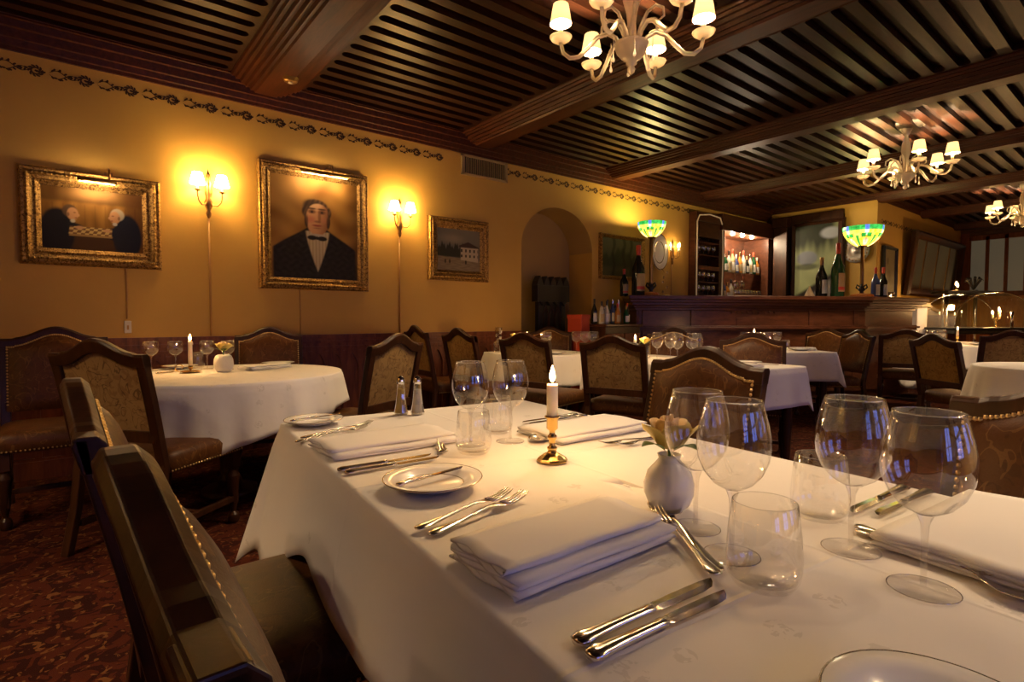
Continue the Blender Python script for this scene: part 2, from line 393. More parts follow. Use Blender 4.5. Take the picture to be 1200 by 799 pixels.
cp = [(0, 2.85), (-.02, 2.85), (-.022, 2.875), (-.035, 2.88), (-.04, 2.92), (-.055, 2.925), (-.06, 2.98), (-.08, 2.985), (-.085, 3.03), (-.10, 3.035), (-.10, 3.1), (0, 3.1)]
m = MB(); m.prism([(YW + y, z) for y, z in cp], XB, XR, 'x'); struct(m, 'trim_31', 'beam_wood')
m = MB(); m.prism([(XR + y * .6, 3.1 - (3.1 - z) * .5) for y, z in cp], Y2, YW, 'y'); struct(m, 'trim_32', 'beam_wood')
m = MB(); m.prism([(Y2 + y * .6, 3.1 - (3.1 - z) * .5) for y, z in cp], XR, XF, 'x'); struct(m, 'trim_33', 'beam_wood')
m = MB(); m.prism([(XF + y, z - .05) for y, z in cp[:-1]] + [(XF, 3.1)], YS, Y2, 'y'); struct(m, 'trim_34', 'beam_wood')

# stencilled scroll frieze below the cornice
m = MB()
def ribbon(pts, wd, y):
    n = len(pts); vs = []
    for i, (x, z) in enumerate(pts):
        a = pts[max(i - 1, 0)]; b = pts[min(i + 1, n - 1)]; d = math.hypot(b[0] - a[0], b[1] - a[1]) or 1
        nx, nz = -(b[1] - a[1]) / d, (b[0] - a[0]) / d; h = wd * (0.35 + 0.65 * math.sin(pi * (i + .5) / n))
        vs += [(x + nx * h, y, z + nz * h), (x - nx * h, y, z - nz * h)]
    m.add(vs, [(2 * i, 2 * i + 1, 2 * i + 3, 2 * i + 2) for i in range(n - 1)])
def motif(x, z, y):
    for sgn in (1, -1):
        st = [(x - .125 + .155 * t, z + sgn * (.006 + .020 * math.sin(pi * t * 1.9))) for t in [i / 14 for i in range(15)]]
        ribbon(st, .0030, y)
        for q in range(8):
            px, pz = st[1 + int(q * 1.6)]; a = sgn * (.9 - .25 * (q % 3)) + (.5 if q % 2 else 0)
            ribbon([(px + .020 * t * math.cos(a), pz + .020 * t * math.sin(a)) for t in (0, .35, .7, 1)], .0062, y)
        for q in range(5):
            a = sgn * (.3 + .62 * q); ribbon([(x + .066 + (.024 + .014 * t) * math.cos(a + .5 * t), z + (.022 + .014 * t) * math.sin(a + .5 * t)) for t in (0, .4, .8, 1.2)], .0065, y)
    ribbon([(x + .066 + .023 * math.cos(a), z + .021 * math.sin(a)) for a in [2 * pi * i / 12 for i in range(13)]], .0055, y)
    ribbon([(x + .062, z + .004), (x + .07, z), (x + .105, z - .004), (x + .118, z + .004)], .0075, y)
x = XB + .15
while x < 7.4:
    if not (3.2 < x + .02 < 3.95): motif(x, 2.757, YW - .0015)
    x += .262
x = XR + .3
while x < XF - .3: motif(x, 2.66, Y2 - .002); x += .262
struct(m, 'trim_35', 'stencil')

# gothic wainscot on the picture wall
def wainscot(xa, xb, name):
    m = MB(); y = YW; top = .95; n = max(1, round((xb - xa) / .155)); p = (xb - xa) / n
    m.box(xa, xb, y - .012, y, 0, .86, 0)
    for dy, za, zb in ((.045, .915, .95), (.032, .895, .915), (.042, .872, .895), (.026, .845, .872), (.035, .82, .845), (.02, .80, .82), (.04, 0, .12), (.03, .12, .14)):
        m.box(xa, xb, y - dy, y - .001, za, zb)
    for i in range(n):
        x0 = xa + i * p; x1 = x0 + p; st = .018; c = (x0 + x1) / 2; a = p / 2 - st; zs, zt = .66, .775
        m.box(x0, x0 + st, y - .03, y, .14, .8); m.box(x1 - st, x1, y - .03, y, .14, .8)
        pts = [(c - a * math.cos(pi * k / 10), zs + (zt - zs) * (1 - abs(math.cos(pi * k / 10)) ** 1.6)) for k in range(11)]
        for (ax, az), (bx, bz) in zip(pts, pts[1:]):
            m.add([(ax, y - .03, az), (bx, y - .03, bz), (bx, y - .03, .8), (ax, y - .03, .8), (ax, y, az), (bx, y, bz)], [(0, 1, 2, 3), (1, 0, 4, 5)])
    struct(m, name, 'panel_wood')
wainscot(XB, AX0, 'baseboard_left'); wainscot(AX1, 7.44, 'baseboard_right')
m = MB(); m.box(XR + .12, XF, Y2 - .03, Y2, 0, 1.1); m.box(XR + .12, XF, Y2 - .05, Y2, 1.1, 1.16); struct(m, 'baseboard_recess', 'panel_wood')

# end wall: long leaded window over orange wood panelling
m = MB()
ys = [Y2 - .15 - .30 * i for i in range(12)]
for y in ys: m.box(XF - .06, XF, y - .03, y + .03, 1.62, 2.82)
m.box(XF - .06, XF, ys[-1], ys[0], 2.74, 2.84); m.box(XF - .08, XF, ys[-1], ys[0], 1.56, 1.66)
m.box(XF - .07, XF, ys[0], Y2, 0, 2.9)
o = struct(m, 'window_1', 'panel_wood')
for a, b in zip(ys, ys[1:]):
    g = MB(); g.box(XF - .03, XF - .01, b + .03, a - .03, 1.66, 2.74); g.build('window_pane', 'frosted', o)
m = MB(); m.box(XF - .04, XF, YS, ys[0], 0, 1.5)
for i in range(14):
    y = ys[0] - .02 - i * .42; m.box(XF - .06, XF, y - .04, y + .04, .1, 1.42)
m.box(XF - .06, XF, YS, ys[0], 1.36, 1.46); m.box(XF - .09, XF, YS, ys[0], 1.5, 1.56)
for i in range(60): y = ys[0] - .05 - i * .09; m.box(XF - .075, XF - .04, y - .025, y + .025, 1.46, 1.5)
struct(m, 'baseboard_front', 'orange_wood')

# ------------------------------------------------------------------ chairs
def arch(x):  # camel-back outline of the top rail
    return .925 + (.03 * (1 + math.cos(pi * x / .205)) if abs(x) < .205 else 0) - .006 * (1 if abs(x) > .2 else 0)
def yb(z): return -.232 - max(0, z - .46) * .22
def make_chair():
    t = thing('dining_chair', '', 'chair')
    def stile(sx):
        m = MB(); secs = [(.0, -.31, .022), (.2, -.262, .022), (.42, yb(.42), .024), (.7, yb(.7), .025), (.918, yb(.918), .025)]
        m.rings([[(sx * .247 + dx, y + dy, z) for dx, dy in ((-h, -.034), (h, -.034), (h, 0), (-h, 0))] for z, y, h in secs], sm=False)
        return m
    for sx in (-1, 1): stile(sx).build('rear_leg', 'wood', t, bevel=.004)
    for sx in (-1, 1):
        m = MB(); m.X = Matrix.Translation((sx * .228, .205, 0))
        m.box(-.028, .028, -.028, .028, .29, .39)
        m.lathe([(.001, 0), (.026, .002), (.032, .02), (.028, .045), (.014, .06), (.016, .075), (.022, .10), (.030, .2), (.036, .25), (.026, .27), (.022, .28), (.027, .295)], 12)
        m.box(-.02, .02, -.02, .02, .105, .155)
        m.build('front_leg', 'wood', t, bevel=.002)
    m = MB()
    for sx in (-1, 1): m.box(sx * .235 - .013, sx * .235 + .013, -.27, .2, .115, .145)
    m.box(-.23, .23, -.045, -.02, .117, .143); m.build('stretcher', 'wood', t, bevel=.003)
    # back frame: top and bottom rails
    m = MB(); n = 28; cols = []
    for i in range(n + 1):
        x = -.272 + .544 * i / n; zt = arch(x); zb = arch(max(-.2, min(.2, x))) - .062
        cols.append([(x, yb(zb) - .035, zb), (x, yb(zb) + .003, zb), (x, yb(zt - .012) + .005, zt - .012), (x, yb(zt) - .004, zt), (x, yb(zt) - .028, zt), (x, yb(zt - .012) - .037, zt - .012)])
    m.rings(cols, sm=False); m.build('top_rail', 'wood', t, bevel=.002); m = MB(); m.box(-.25, .25, yb(.55) - .04, yb(.55), .525, .575); m.build('bottom_rail', 'wood', t, bevel=.002)
    # upholstered front of the back, tapestry panel behind
    def front(u, v):
        x = -.240 + .480 * u; zt = arch(x) - .042; z = .52 + (zt - .52) * v
        e = (1 - abs(2 * u - 1) ** 5) * (1 - abs(2 * v - 1) ** 6)
        return (x, yb(z) + .002 + .034 * e, z)
    m = MB(); m.grid(front, 18, 16); m.build('backrest', 'leather', t)
    m = MB()
    m.grid(lambda u, v: (.226 - .452 * u, yb(.57 + (arch(.226 - .452 * u) - .62) * v) - .018 - .008 * math.sin(pi * u) * math.sin(pi * v), .57 + (arch(.226 - .452 * u) - .62) * v), 16, 14)
    m.build('back_panel', 'tapestry', t)
    m = MB()
    k = 46
    for i in range(k + 1):
        x = -.236 + .472 * i / k; z = arch(x) - .047; m.dome((x, yb(z) + .006, z), .0065, (0, 1, .2), 5)
    for sx in (-1, 1):
        for i in range(19): z = .56 + .3 * i / 18; m.dome((sx * .2365, yb(z) + .006, z), .0065, (0, 1, .2), 5)
    m.build('nail_trim', 'nail', t)
    def seat_ring(z, g): 
        r = []
        for j in range(40):
            a = 2 * pi * j / 40; ca, sa = math.cos(a), math.sin(a); e = .22
            r.append((math.copysign(abs(ca) ** e, ca) * (.268 - g), .005 + math.copysign(abs(sa) ** e, sa) * (.245 - g), z))
        return r
    m = MB(); m.rings([seat_ring(.375, .012), seat_ring(.38, 0), seat_ring(.445, -.002), seat_ring(.468, .012), seat_ring(.480, .045), seat_ring(.487, .11), seat_ring(.489, .2)])
    s = m.build('seat', 'leather', t)
    m = MB()
    for i in range(27):
        x = -.25 + .5 * i / 26; m.dome((x, .251, .387), .0055, (0, 1, 0), 5)
        for sx in (-1, 1): m.dome((sx * .269, -.22 + .45 * i / 26, .387), .0055, (sx, 0, 0), 5)
    m.build('seat_nail_trim', 'nail', s)
    return t
CH = Kind(make_chair)
def chair(tx, ty, fx, fy, label, h=1.0, group=None):
    """tx,ty: where the top of the back stands; fx,fy: the way the chair faces"""
    d = math.hypot(fx, fy); fx /= d; fy /= d
    return CH.put((tx + .345 * fx, ty + .345 * fy, 0), math.atan2(-fx, fy), label, group, (.94, 1, h))
G1 = 'chairs around the front table'; G2 = 'chairs around the round table by the picture wall'; G3 = 'chairs around the middle tables'; G4 = 'chairs around the far tables'
CHAIRS = [
 (.046, .545, 1, .04, 1.0, 'nearest studded chair at the lower left corner, seen from its side, by front table', G1),
 (.016, 1.25, 1, .0, 1.0, 'second studded chair along the left side of the front table, seen edge on', G1),
 (1.89, 1.17, -.994, .11, 1.0, 'brown leather chair with arched studded back across the front table, behind the yellow rose', G1),
 (1.63, .105, -.994, .11, .985, 'studded chair at right edge of the picture behind the two right wine glasses', G1),
 (.085, 3.02, .78, .62, 1.02, 'chair with patterned tapestry back panel turned to us at left, facing the round table', G2),
 (-.08, 4.36, .0, -1, 1.06, 'studded chair at far left half hidden behind the tapestry backed chair', G2),
 (1.27, 4.80, -.26, -.97, 1.04, 'studded chair against the wainscot beneath the portrait, beyond the round table', G2),
 (1.52, 3.0, -.45, .89, 1.02, 'leaning chair with narrow tan back behind the salt and pepper shakers', G2),
 (2.53, 4.60, .99, -.1, 1.05, 'chair with tan back panel below the street painting, seat showing', G3),
 (2.62, 4.0, 1.0, .0, 1.03, 'chair with tan back just left of the crystal decanter, seen from behind', G3),
 (2.85, 3.39, .97, .2, 1.0, 'dark backed chair directly behind the front table candle and glasses', G3),
 (3.08, 2.66, .94, .33, .99, 'dark backed chair seen from behind between the burning front candle and the studded leather chair', G3),
 (4.44, 2.31, -.886, -.463, .99, 'tan chair with arched back facing us below the middle of the bar', G3),
 (4.64, 3.22, -.8, -.6, 1.02, 'tan chair facing us behind the candle with a rose on the middle table', G3),
 (4.30, 4.66, -.75, -.66, 1.02, 'chair with golden edge beside the alcove, facing us behind the cut glass goblet', G3),
 (7.3, 2.84, -.97, .1, .99, 'small tan chair standing in front of the bar beyond the white square table', G4),
 (6.67, 2.28, -.8, .6, .99, 'chair with bright tan front at right side of the white square table', G4),
 (7.47, 2.07, .94, .3, .99, 'broad dark backed chair seen from behind, seat showing, at the far candle table', G4),
 (5.64, 1.36, .8, -.6, .985, 'chair with orange tan back panel seen from behind, left of the small empty table', G4),
 (7.15, 1.10, .85, .5, 1.0, 'dark chair at right edge behind the small round table', G4),
]
for a, b, c, d, h, lab, g in CHAIRS: chair(a, b, c, d, lab, h, g)

# ------------------------------------------------------------------ tables and cloths
def rect_edge(hx, hy, r, n=12):
    pts = []; per = 2 * (2 * hx + 2 * hy)
    for cx_, cy_, a0 in ((hx - r, hy - r, 0), (-hx + r, hy - r, 1), (-hx + r, -hy + r, 2), (hx - r, -hy + r, 3)):
        for i in range(n + 1):
            a = pi / 2 * (a0 + i / n); pts.append((cx_ + r * math.cos(a), cy_ + r * math.sin(a), math.cos(a), math.sin(a)))
    out = []
    for i, p in enumerate(pts):
        q = pts[(i + 1) % len(pts)]; d = math.hypot(q[0] - p[0], q[1] - p[1]); k = max(1, int(d / .03))
        for j in range(k):
            t = j / k; nx = p[2] + (q[2] - p[2]) * t; ny = p[3] + (q[3] - p[3]) * t
            out.append((p[0] + (q[0] - p[0]) * t, p[1] + (q[1] - p[1]) * t, nx, ny))
    return out
def round_edge(r, n=150): return [(r * math.cos(2 * pi * i / n), r * math.sin(2 * pi * i / n), math.cos(2 * pi * i / n), math.sin(2 * pi * i / n)) for i in range(n)]
def cloth(edge, drop, label, loc, rz, mat_='cloth', flare=None, wave=.012, seed=1, z=.752, thick=.004):
    rr = random.Random(seed); m = MB(); ph = [rr.uniform(0, 6.28) for _ in range(6)]; fr = [rr.uniform(7, 13), rr.uniform(14, 22), rr.uniform(24, 34)]
    n = len(edge); rs = []
    for s in (.01, .06, .14, .25, .5, .8, .95, .985): rs.append([(x * s, y * s, z) for x, y, _, _ in edge])
    rs.append([(x + nx * .003, y + ny * .003, z - .0012) for x, y, nx, ny in edge])
    K = 12; S = 0; arcs = []
    for i in range(n): arcs.append(S); S += math.hypot(edge[(i + 1) % n][0] - edge[i][0], edge[(i + 1) % n][1] - edge[i][1])
    for k in range(1, K + 1):
        t = (k / K) ** 1.25; r = []
        for i, (x, y, nx, ny) in enumerate(edge):
            D = drop(x, y, nx, ny); f = (flare(x, y, nx, ny) if flare else .03); a = arcs[i] * 2 * pi / S
            wv = wave * t * (math.sin(round(fr[0]) * a + ph[0]) + .6 * math.sin(round(fr[1]) * a + ph[1]) + .3 * math.sin(round(fr[2]) * a + ph[2]))
            o = .008 * min(1, t * 8) + f * t + wv + .010 * t
            r.append((x + nx * o, y + ny * o, z - .002 - D * t))
        rs.append(r)
    rs.reverse(); m.rings(rs, caps=False); m.add(rs[-1], [tuple(range(n))], 0, True)
    o = m.build('tablecloth', mat_, None, loc, rz); so = o.modifiers.new('solid', 'SOLIDIFY'); so.thickness = .0015; so.offset = -1
    return tag(o, label, 'tablecloth')
def table(loc, rz, hx, hy, label, round_=False):
    t = thing('dining_table', label, 'table', loc, rz)
    m = MB()
    if round_: m.lathe([(.001, .70), (hx - .02, .70), (hx - .012, .715), (hx - .012, .735), (hx - .02, .744), (.001, .744)], 48)
    else: m.box(-hx + .012, hx - .012, -hy + .012, hy - .012, .705, .744)
    m.build('tabletop', 'wood', t)
    if round_:
        m = MB(); m.lathe([(.16, 0), (.16, .03), (.08, .06), (.05, .12), (.06, .3), (.045, .5), (.09, .70)], 20); m.build('pedestal', 'wood', t)
    else:
        for sx in (-1, 1):
            for sy in (-1, 1):
                m = MB(); m.X = Matrix.Translation((sx * (hx - .09), sy * (hy - .09), 0)); m.lathe([(.02, 0), (.03, .03), (.025, .08), (.035, .35), (.03, .6), (.04, .704)], 12); m.build('leg', 'wood', t)
    return t
# front table, turned six degrees
TA = -R(6.3); tu = Vector((math.cos(TA), math.sin(TA))); tv = Vector((-math.sin(TA), math.cos(TA)))
tc = tu * .785 + tv * .80
table((tc.x, tc.y, 0), TA, .472, 1.10, 'long front dining table under the creased white cloth')
def d1(x, y, nx, ny):
    if nx < -.5 and abs(ny) < .6: base = .225 + .02 * math.sin(9 * y) + .17 * blk(y, .42, 1.1)
    elif nx > .5: base = .235
    else: base = .30
    c = blk(abs(nx * ny) * 2, .2, 1.0)
    return base + (.46 - base) * c if y > 0 else base
def f1(x, y, nx, ny):
    c = blk(abs(nx * ny) * 2, .1, 1.0); 
    return .03 + .085 * c + (.03 * blk(y, .3, 1.0) if nx < -.5 else 0)
cloth(rect_edge(.472, 1.10, .03), d1, 'creased white damask cloth over the large front table', (tc.x, tc.y, 0), TA, 'cloth_creased', f1, .007, 3)
# round table by the wall
table((.75, 3.78, 0), 0, .68, 0, 'round table by the picture wall under a white cloth', True)
def sq(S, r, rot=0):
    def d(x, y, nx, ny):
        a = math.atan2(ny, nx) - rot; return min(S / max(abs(math.cos(a)), abs(math.sin(a))), S * 1.30) - r
    return d
cloth(round_edge(.68), (lambda x, y, nx, ny: .215 + .185 * max(0, 1 - abs((math.degrees(math.atan2(ny, nx)) + 107) / 34)) ** 1.1 + .03 * math.sin(4 * math.atan2(ny, nx))), 'white cloth with hanging corner on the round table beneath the portrait', (.75, 3.78, 0), 0, 'cloth', lambda *a: .02, .014, 5)
table((3.66, 4.05, 0), R(-8), .45, .44, 'square table in front of the alcove')
cloth(rect_edge(.45, .44, .03), lambda x, y, nx, ny: .28 + .12 * blk(abs(nx * ny) * 2, .2, 1), 'white cloth on the table in front of the alcove', (3.66, 4.05, 0), R(-8), seed=6, flare=lambda x, y, nx, ny: .03 + .06 * blk(abs(nx * ny) * 2, .2, 1))
table((3.78, 2.52, 0), R(-8), .42, .75, 'middle table behind the studded leather chair')
cloth(rect_edge(.42, .75, .03), lambda x, y, nx, ny: .27 + .05 * blk(abs(nx * ny) * 2, .2, 1), 'white cloth on the middle table behind the studded leather chair', (3.78, 2.52, 0), R(-8), seed=8, wave=.006, flare=lambda x, y, nx, ny: .02 + .02 * blk(abs(nx * ny) * 2, .2, 1))
table((5.95, 2.86, 0), R(-37), .44, .44, 'square white table in front of the bar')
cloth(rect_edge(.44, .44, .03), lambda x, y, nx, ny: .29 + .06 * blk(abs(nx * ny) * 2, .2, 1), 'smooth white cloth on the square table in front of the bar', (5.95, 2.86, 0), R(-37), seed=9, wave=.003, flare=lambda x, y, nx, ny: .03 + .05 * blk(abs(nx * ny) * 2, .2, 1))
table((9.1, 2.0, 0), 0, .68, 0, 'far round table with a burning candle near the glass dome', True)
cloth(round_edge(.68), sq(.95, .68, R(20)), 'white cloth hanging in points from the far candle table', (9.1, 2.0, 0), 0, seed=12, wave=.02)
table((5.38, .55, 0), 0, .50, 0, 'small bare round table at the right edge', True)
cloth(round_edge(.50), sq(.78, .50, R(30)), 'white folded cloth on the empty round table at the right edge', (5.38, .55, 0), 0, seed=14, wave=.016)

# ------------------------------------------------------------------ tableware makers
TZ = .7530
def lat(prof, name, mt, parent, seg=28, **k): m = MB(); m.lathe(prof, seg, **k); return m.build(name, mt, parent)
def mk_glass(bowl, h, stem_h, foot, seg=32):
    def f():
        t = thing('wine_glass', '', 'glass')
        rim = bowl[-1]
        lat([(.0005, 0)] + [(r, z) for r, z in bowl[1:]] + [(rim[0] - .0012, rim[1] + .0004), (rim[0] - .0018, rim[1] - .001)], 'bowl', 'glass', t, seg).location.z = stem_h
        m = MB(); m.tube([((rim[0] - .0003) * math.cos(2 * pi * j / 40), (rim[0] - .0003) * math.sin(2 * pi * j / 40), stem_h + rim[1]) for j in range(41)], .0009, 6); m.build('rim', 'rim', t)
        lat([(.0036, .006), (.0034, .02), (.0036, stem_h * .6), (.0050, stem_h - .012), (.009, stem_h - .001)], 'stem', 'stemglass', t, 14)
        m = MB(); m.tube([(foot * math.cos(2 * pi * j / 40), foot * math.sin(2 * pi * j / 40), .0018) for j in range(41)], .0009, 6); m.build('foot_rim', 'rim', t)
        lat([(.001, .0005), (foot, .0008), (foot + .0006, .0018), (foot - .002, .003), (.014, .005), (.006, .009), (.004, .016)], 'foot', 'foot', t, seg)
        return t
    return f
bw = [(.0, 0), (.014, .002), (.028, .011), (.040, .026), (.0475, .045), (.050, .062), (.049, .080), (.0455, .098), (.041, .115), (.0375, .128)]
WG = Kind(mk_glass(bw, .225, .095, .038))
bws = [(.0, 0), (.016, .002), (.030, .011), (.0415, .026), (.0475, .042), (.048, .058), (.045, .075), (.041, .09)]
GB = Kind(mk_glass(bws, .19, .10, .036, 20))
def mk_tumbler():
    o = MB(); o.lathe([(.001, .007), (.030, .008), (.040, .014), (.044, .024), (.0452, .04), (.0425, .075), (.0385, .108), (.0375, .109), (.0370, .108)], 32)
    o.lathe([(.001, .0), (.026, .0005), (.036, .004), (.0425, .014), (.0452, .026)], 32, mi=1)
    t = o.build('tumbler', ['glass', 'foot']); return tag(t, '', 'glass')
TB = Kind(mk_tumbler)
def mk_plate():
    t = thing('bread_plate', '', 'plate')
    lat([(.001, .004), (.05, .004), (.056, .006), (.064, .012), (.088, .0185), (.0895, .0195), (.0885, .0205), (.066, .0155), (.058, .010), (.05, .0075), (.001, .0075)], 'plate_body', 'porcelain', t, 48)
    m = MB(); m.lathe([(.0868, .0198), (.0893, .0210), (.0903, .0196), (.0893, .0184)], 48); m.lathe([(.0545, .0090), (.0552, .0096), (.0560, .0098)], 48)
    m.lathe([(.034, 0), (.036, .0), (.036, .004), (.034, .004)], 32); m.build('gilt_rim', 'gilt_rim', t); return t
PL = Kind(mk_plate)
HANDLE = [(0, .0035, .003, .0012), (.003, .0035, .0085, .002), (.012, .0038, .0105, .0025), (.022, .004, .0085, .0025), (.05, .005, .0055, .0024), (.09, .0075, .0034, .0022), (.118, .0095, .0028, .0022)]
def mk_fork():
    t = thing('fork', '', 'fork'); m = MB(); m.loft(HANDLE + [(.13, .009, .004, .0018), (.137, .0085, .0085, .0013), (.146, .007, .0108, .0012), (.155, .006, .0110, .0011)]); m.build('handle', 'silver', t)
    m = MB()
    for k in range(4):
        y = -.0087 + .0058 * k; m.tube([(.153, y, .0062), (.165, y, .0058), (.18, y, .0072), (.195, y, .0105), (.205, y * .95, .0145)], [.0019, .0018, .0016, .0013, .0006], 6)
    m.build('tines', 'silver', t); return t
FK = Kind(mk_fork)
def mk_spoon():
    t = thing('spoon', '', 'spoon'); m = MB(); m.loft(HANDLE + [(.135, .008, .003, .0018), (.145, .007, .0045, .0012)]); m.build('handle', 'silver', t)
    def bl(u, v):
        a = pi * (u - .5); x = .172 + .031 * math.sin(a); wd = .0205 * math.cos(a) ** .8 * (1 + .12 * math.sin(a)) if abs(a) < pi / 2 - 1e-3 else 0
        q = 2 * v - 1; e = max(0, 1 - ((x - .172) / .031) ** 2)
        return (x, wd * q, .0095 - .0075 * (1 - q * q) * e ** .6 + .002 * (abs(x - .172) / .03))
    m = MB(); m.grid(bl, 18, 10); b = m.build('spoon_bowl', 'silver', t); so = b.modifiers.new('s', 'SOLIDIFY'); so.thickness = .0012; return t
SP = Kind(mk_spoon)
def mk_knife():
    t = thing('knife', '', 'knife'); m = MB()
    m.loft([(0, .006, .004, .003), (.003, .006, .0095, .0045), (.012, .006, .0115, .0055), (.022, .006, .0095, .005), (.06, .006, .0072, .0046), (.10, .006, .0066, .0042), (.108, .006, .0075, .0045), (.112, .006, .006, .0035)]); m.build('handle', 'silver', t)
    m = MB(); pts = [(.111, -.0055, .0055), (.118, -.0085, .0075), (.15, -.0098, .0085), (.185, -.0105, .0085), (.205, -.008, .008), (.216, -.001, .0072), (.222, .0065, .0068)]
    m.rings([[(x, a, .006), (x, (a + b) / 2, .0068), (x, b, .0066), (x, (a + b) / 2, .0052)] for x, a, b in pts], sm=False); m.build('blade', 'chrome', t); return t
KN = Kind(mk_knife)
def lay(kind, cx_, cy_, deg, label, group=None, z=TZ, ln=.21, s=1.0, tilt=0):
    a = R(deg); o = kind.put((cx_ - math.cos(a) * ln * s / 2, cy_ - math.sin(a) * ln * s / 2, z), a, label, group, (s, s, s))
    if tilt: o.rotation_euler = (0, R(tilt), a)
    return o
def napkin(cx_, cy_, deg, wd, dp, label, layers=5, th=.0042, seed=0, group='folded white napkins'):
    m = MB(); rr = random.Random(seed)
    path = []   # zig-zag cross section in (y, z)
    for k in range(layers):
        z = .0025 + k * th; y0 = -dp / 2 + (.024 if k > layers // 2 else 0) + rr.uniform(0, .004); y1 = dp / 2 - rr.uniform(0, .006)
        seg = [(y0 + (y1 - y0) * i / 10, z + .0012 * math.sin(pi * i / 10)) for i in range(11)]
        if k % 2: seg.reverse()
        path += seg
        ye = seg[-1][0]; sgn = 1 if k % 2 == 0 else -1
        if k < layers - 1: path += [(ye + sgn * th * .6 * math.sin(a), z + th / 2 - th / 2 * math.cos(a)) for a in (pi * .3, pi * .7)]
    n = len(path); T = .0011
    def P(u):
        x = -wd / 2 + wd * u
        top = [(x + .004 * math.sin(i * .9), path[i][0], path[i][1] + T + .0010 * math.sin(9 * u + i * .2)) for i in range(n)]
        return top
    m.rings([P(i / 12) for i in range(13)], closed=False, caps=False)
    o = m.build('napkin', 'linen', None, (cx_, cy_, TZ), R(deg)); so = o.modifiers.new('s', 'SOLIDIFY'); so.thickness = th * .92; so.offset = 0
    return tag(o, label, 'napkin', group)
def flame_mesh(m, z, s=1.0, mi=0): m.lathe([(.0005, z), (.0045 * s, z + .003 * s), (.0075 * s, z + .011 * s), (.0065 * s, z + .021 * s), (.003 * s, z + .032 * s), (.0003, z + .040 * s)], 12, mi=mi)
def candle(parent, z0, ln, r=.0125, power=P_CANDLE):
    m = MB(); m.lathe([(.001, z0), (r, z0), (r * .97, z0 + ln - .004), (r * .9, z0 + ln), (r * .5, z0 + ln - .002), (.001, z0 + ln - .002)], 16)
    m.tube([(r * .9, 0, z0 + ln - .001), (r * 1.08, 0, z0 + ln - .01), (r * 1.12, 0, z0 + ln - .022)], [.0015, .0022, .003], 6)
    c = m.build('candle', 'wax', parent); k = MB(); k.tube([(0, 0, z0 + ln - .002), (.0008, 0, z0 + ln + .007)], .0009, 6); k.build('wick', 'black', c)
    f = MB(); flame_mesh(f, z0 + ln + .004); f.build('flame', 'flame', c)
    light('candle_light', (0, 0, z0 + ln + .05), power, FLAMEC, .012, parent)
    return c
def mk_candlestick(loc, label, ln, seg=10):
    t = thing('candlestick', label, 'candlestick', loc)
    m = MB(); m.lathe([(.001, .001), (.036, .001), (.037, .004), (.034, .009), (.022, .017), (.012, .022), (.009, .028)], seg, sm=False)
    m.build('base', 'brass', t)
    lat([(.009, .026), (.012, .030), (.012, .034), (.007, .038), (.0075, .05), (.011, .056), (.011, .062), (.007, .065), (.007, .073), (.0135, .079), (.0135, .102), (.018, .105), (.018, .108), (.012, .109)], 'stem', 'brass', t, 20)
    candle(t, .106, ln, .0135); return t
def mk_chamberstick(loc, label, ln):
    t = thing('chamberstick', label, 'candlestick', loc)
    lat([(.001, .002), (.04, .002), (.058, .010), (.060, .012), (.056, .012), (.04, .006), (.012, .006), (.007, .012), (.007, .02), (.013, .026), (.013, .045), (.010, .045)], 'saucer', 'brass', t, 28)
    m = MB(); m.tube([(-.062 + .0 - .020 * math.sin(a), 0, .012 + .022 * (1 - math.cos(a))) for a in [pi * 1.6 * i / 14 for i in range(15)]], .0028, 6); m.build('handle', 'brass', t)
    candle(t, .043, ln); return t
def rose(parent, z, s=1.0, lean=0):
    m = MB()
    for k in range(11):
        a0 = k * 2.4; r0 = (.004 + .0022 * k) * s; hh = (.040 - .0012 * k) * s; spread = .05 + .075 * k
        def pet(u, v, a0=a0, r0=r0, hh=hh, spread=spread):
            a = a0 + (u - .5) * (2.2 - .05 * k); rr_ = r0 * (.35 + .65 * v ** .5) + spread * .012 * s * v ** 3; e = 1 - (2 * u - 1) ** 4 * .35
            return (rr_ * math.cos(a) + lean * v, rr_ * math.sin(a), z + hh * v * e)
        m.grid(pet, 8, 6, 0 if k < 7 else 1)
    o = m.build('rose', ['petal', 'petal_out'], parent); so = o.modifiers.new('s', 'SOLIDIFY'); so.thickness = .0008
    m = MB(); m.tube([(lean * .0, 0, z - .06 * s), (0, 0, z + .004)], .0022 * s, 6); m.build('stalk', 'leaf', o)
    m = MB()
    for a in (0.6, 2.9, 4.6): m.grid(lambda u, v: ((.006 + .035 * v) * math.cos(a) * s - .011 * s * math.sin(pi * v) * (2 * u - 1) * math.sin(a), (.006 + .035 * v) * math.sin(a) * s + .011 * s * math.sin(pi * v) * (2 * u - 1) * math.cos(a), z - .004 + .012 * math.sin(2.4 * v) * s), 4, 6)
    m.build('leaf', 'leaf', o); return o

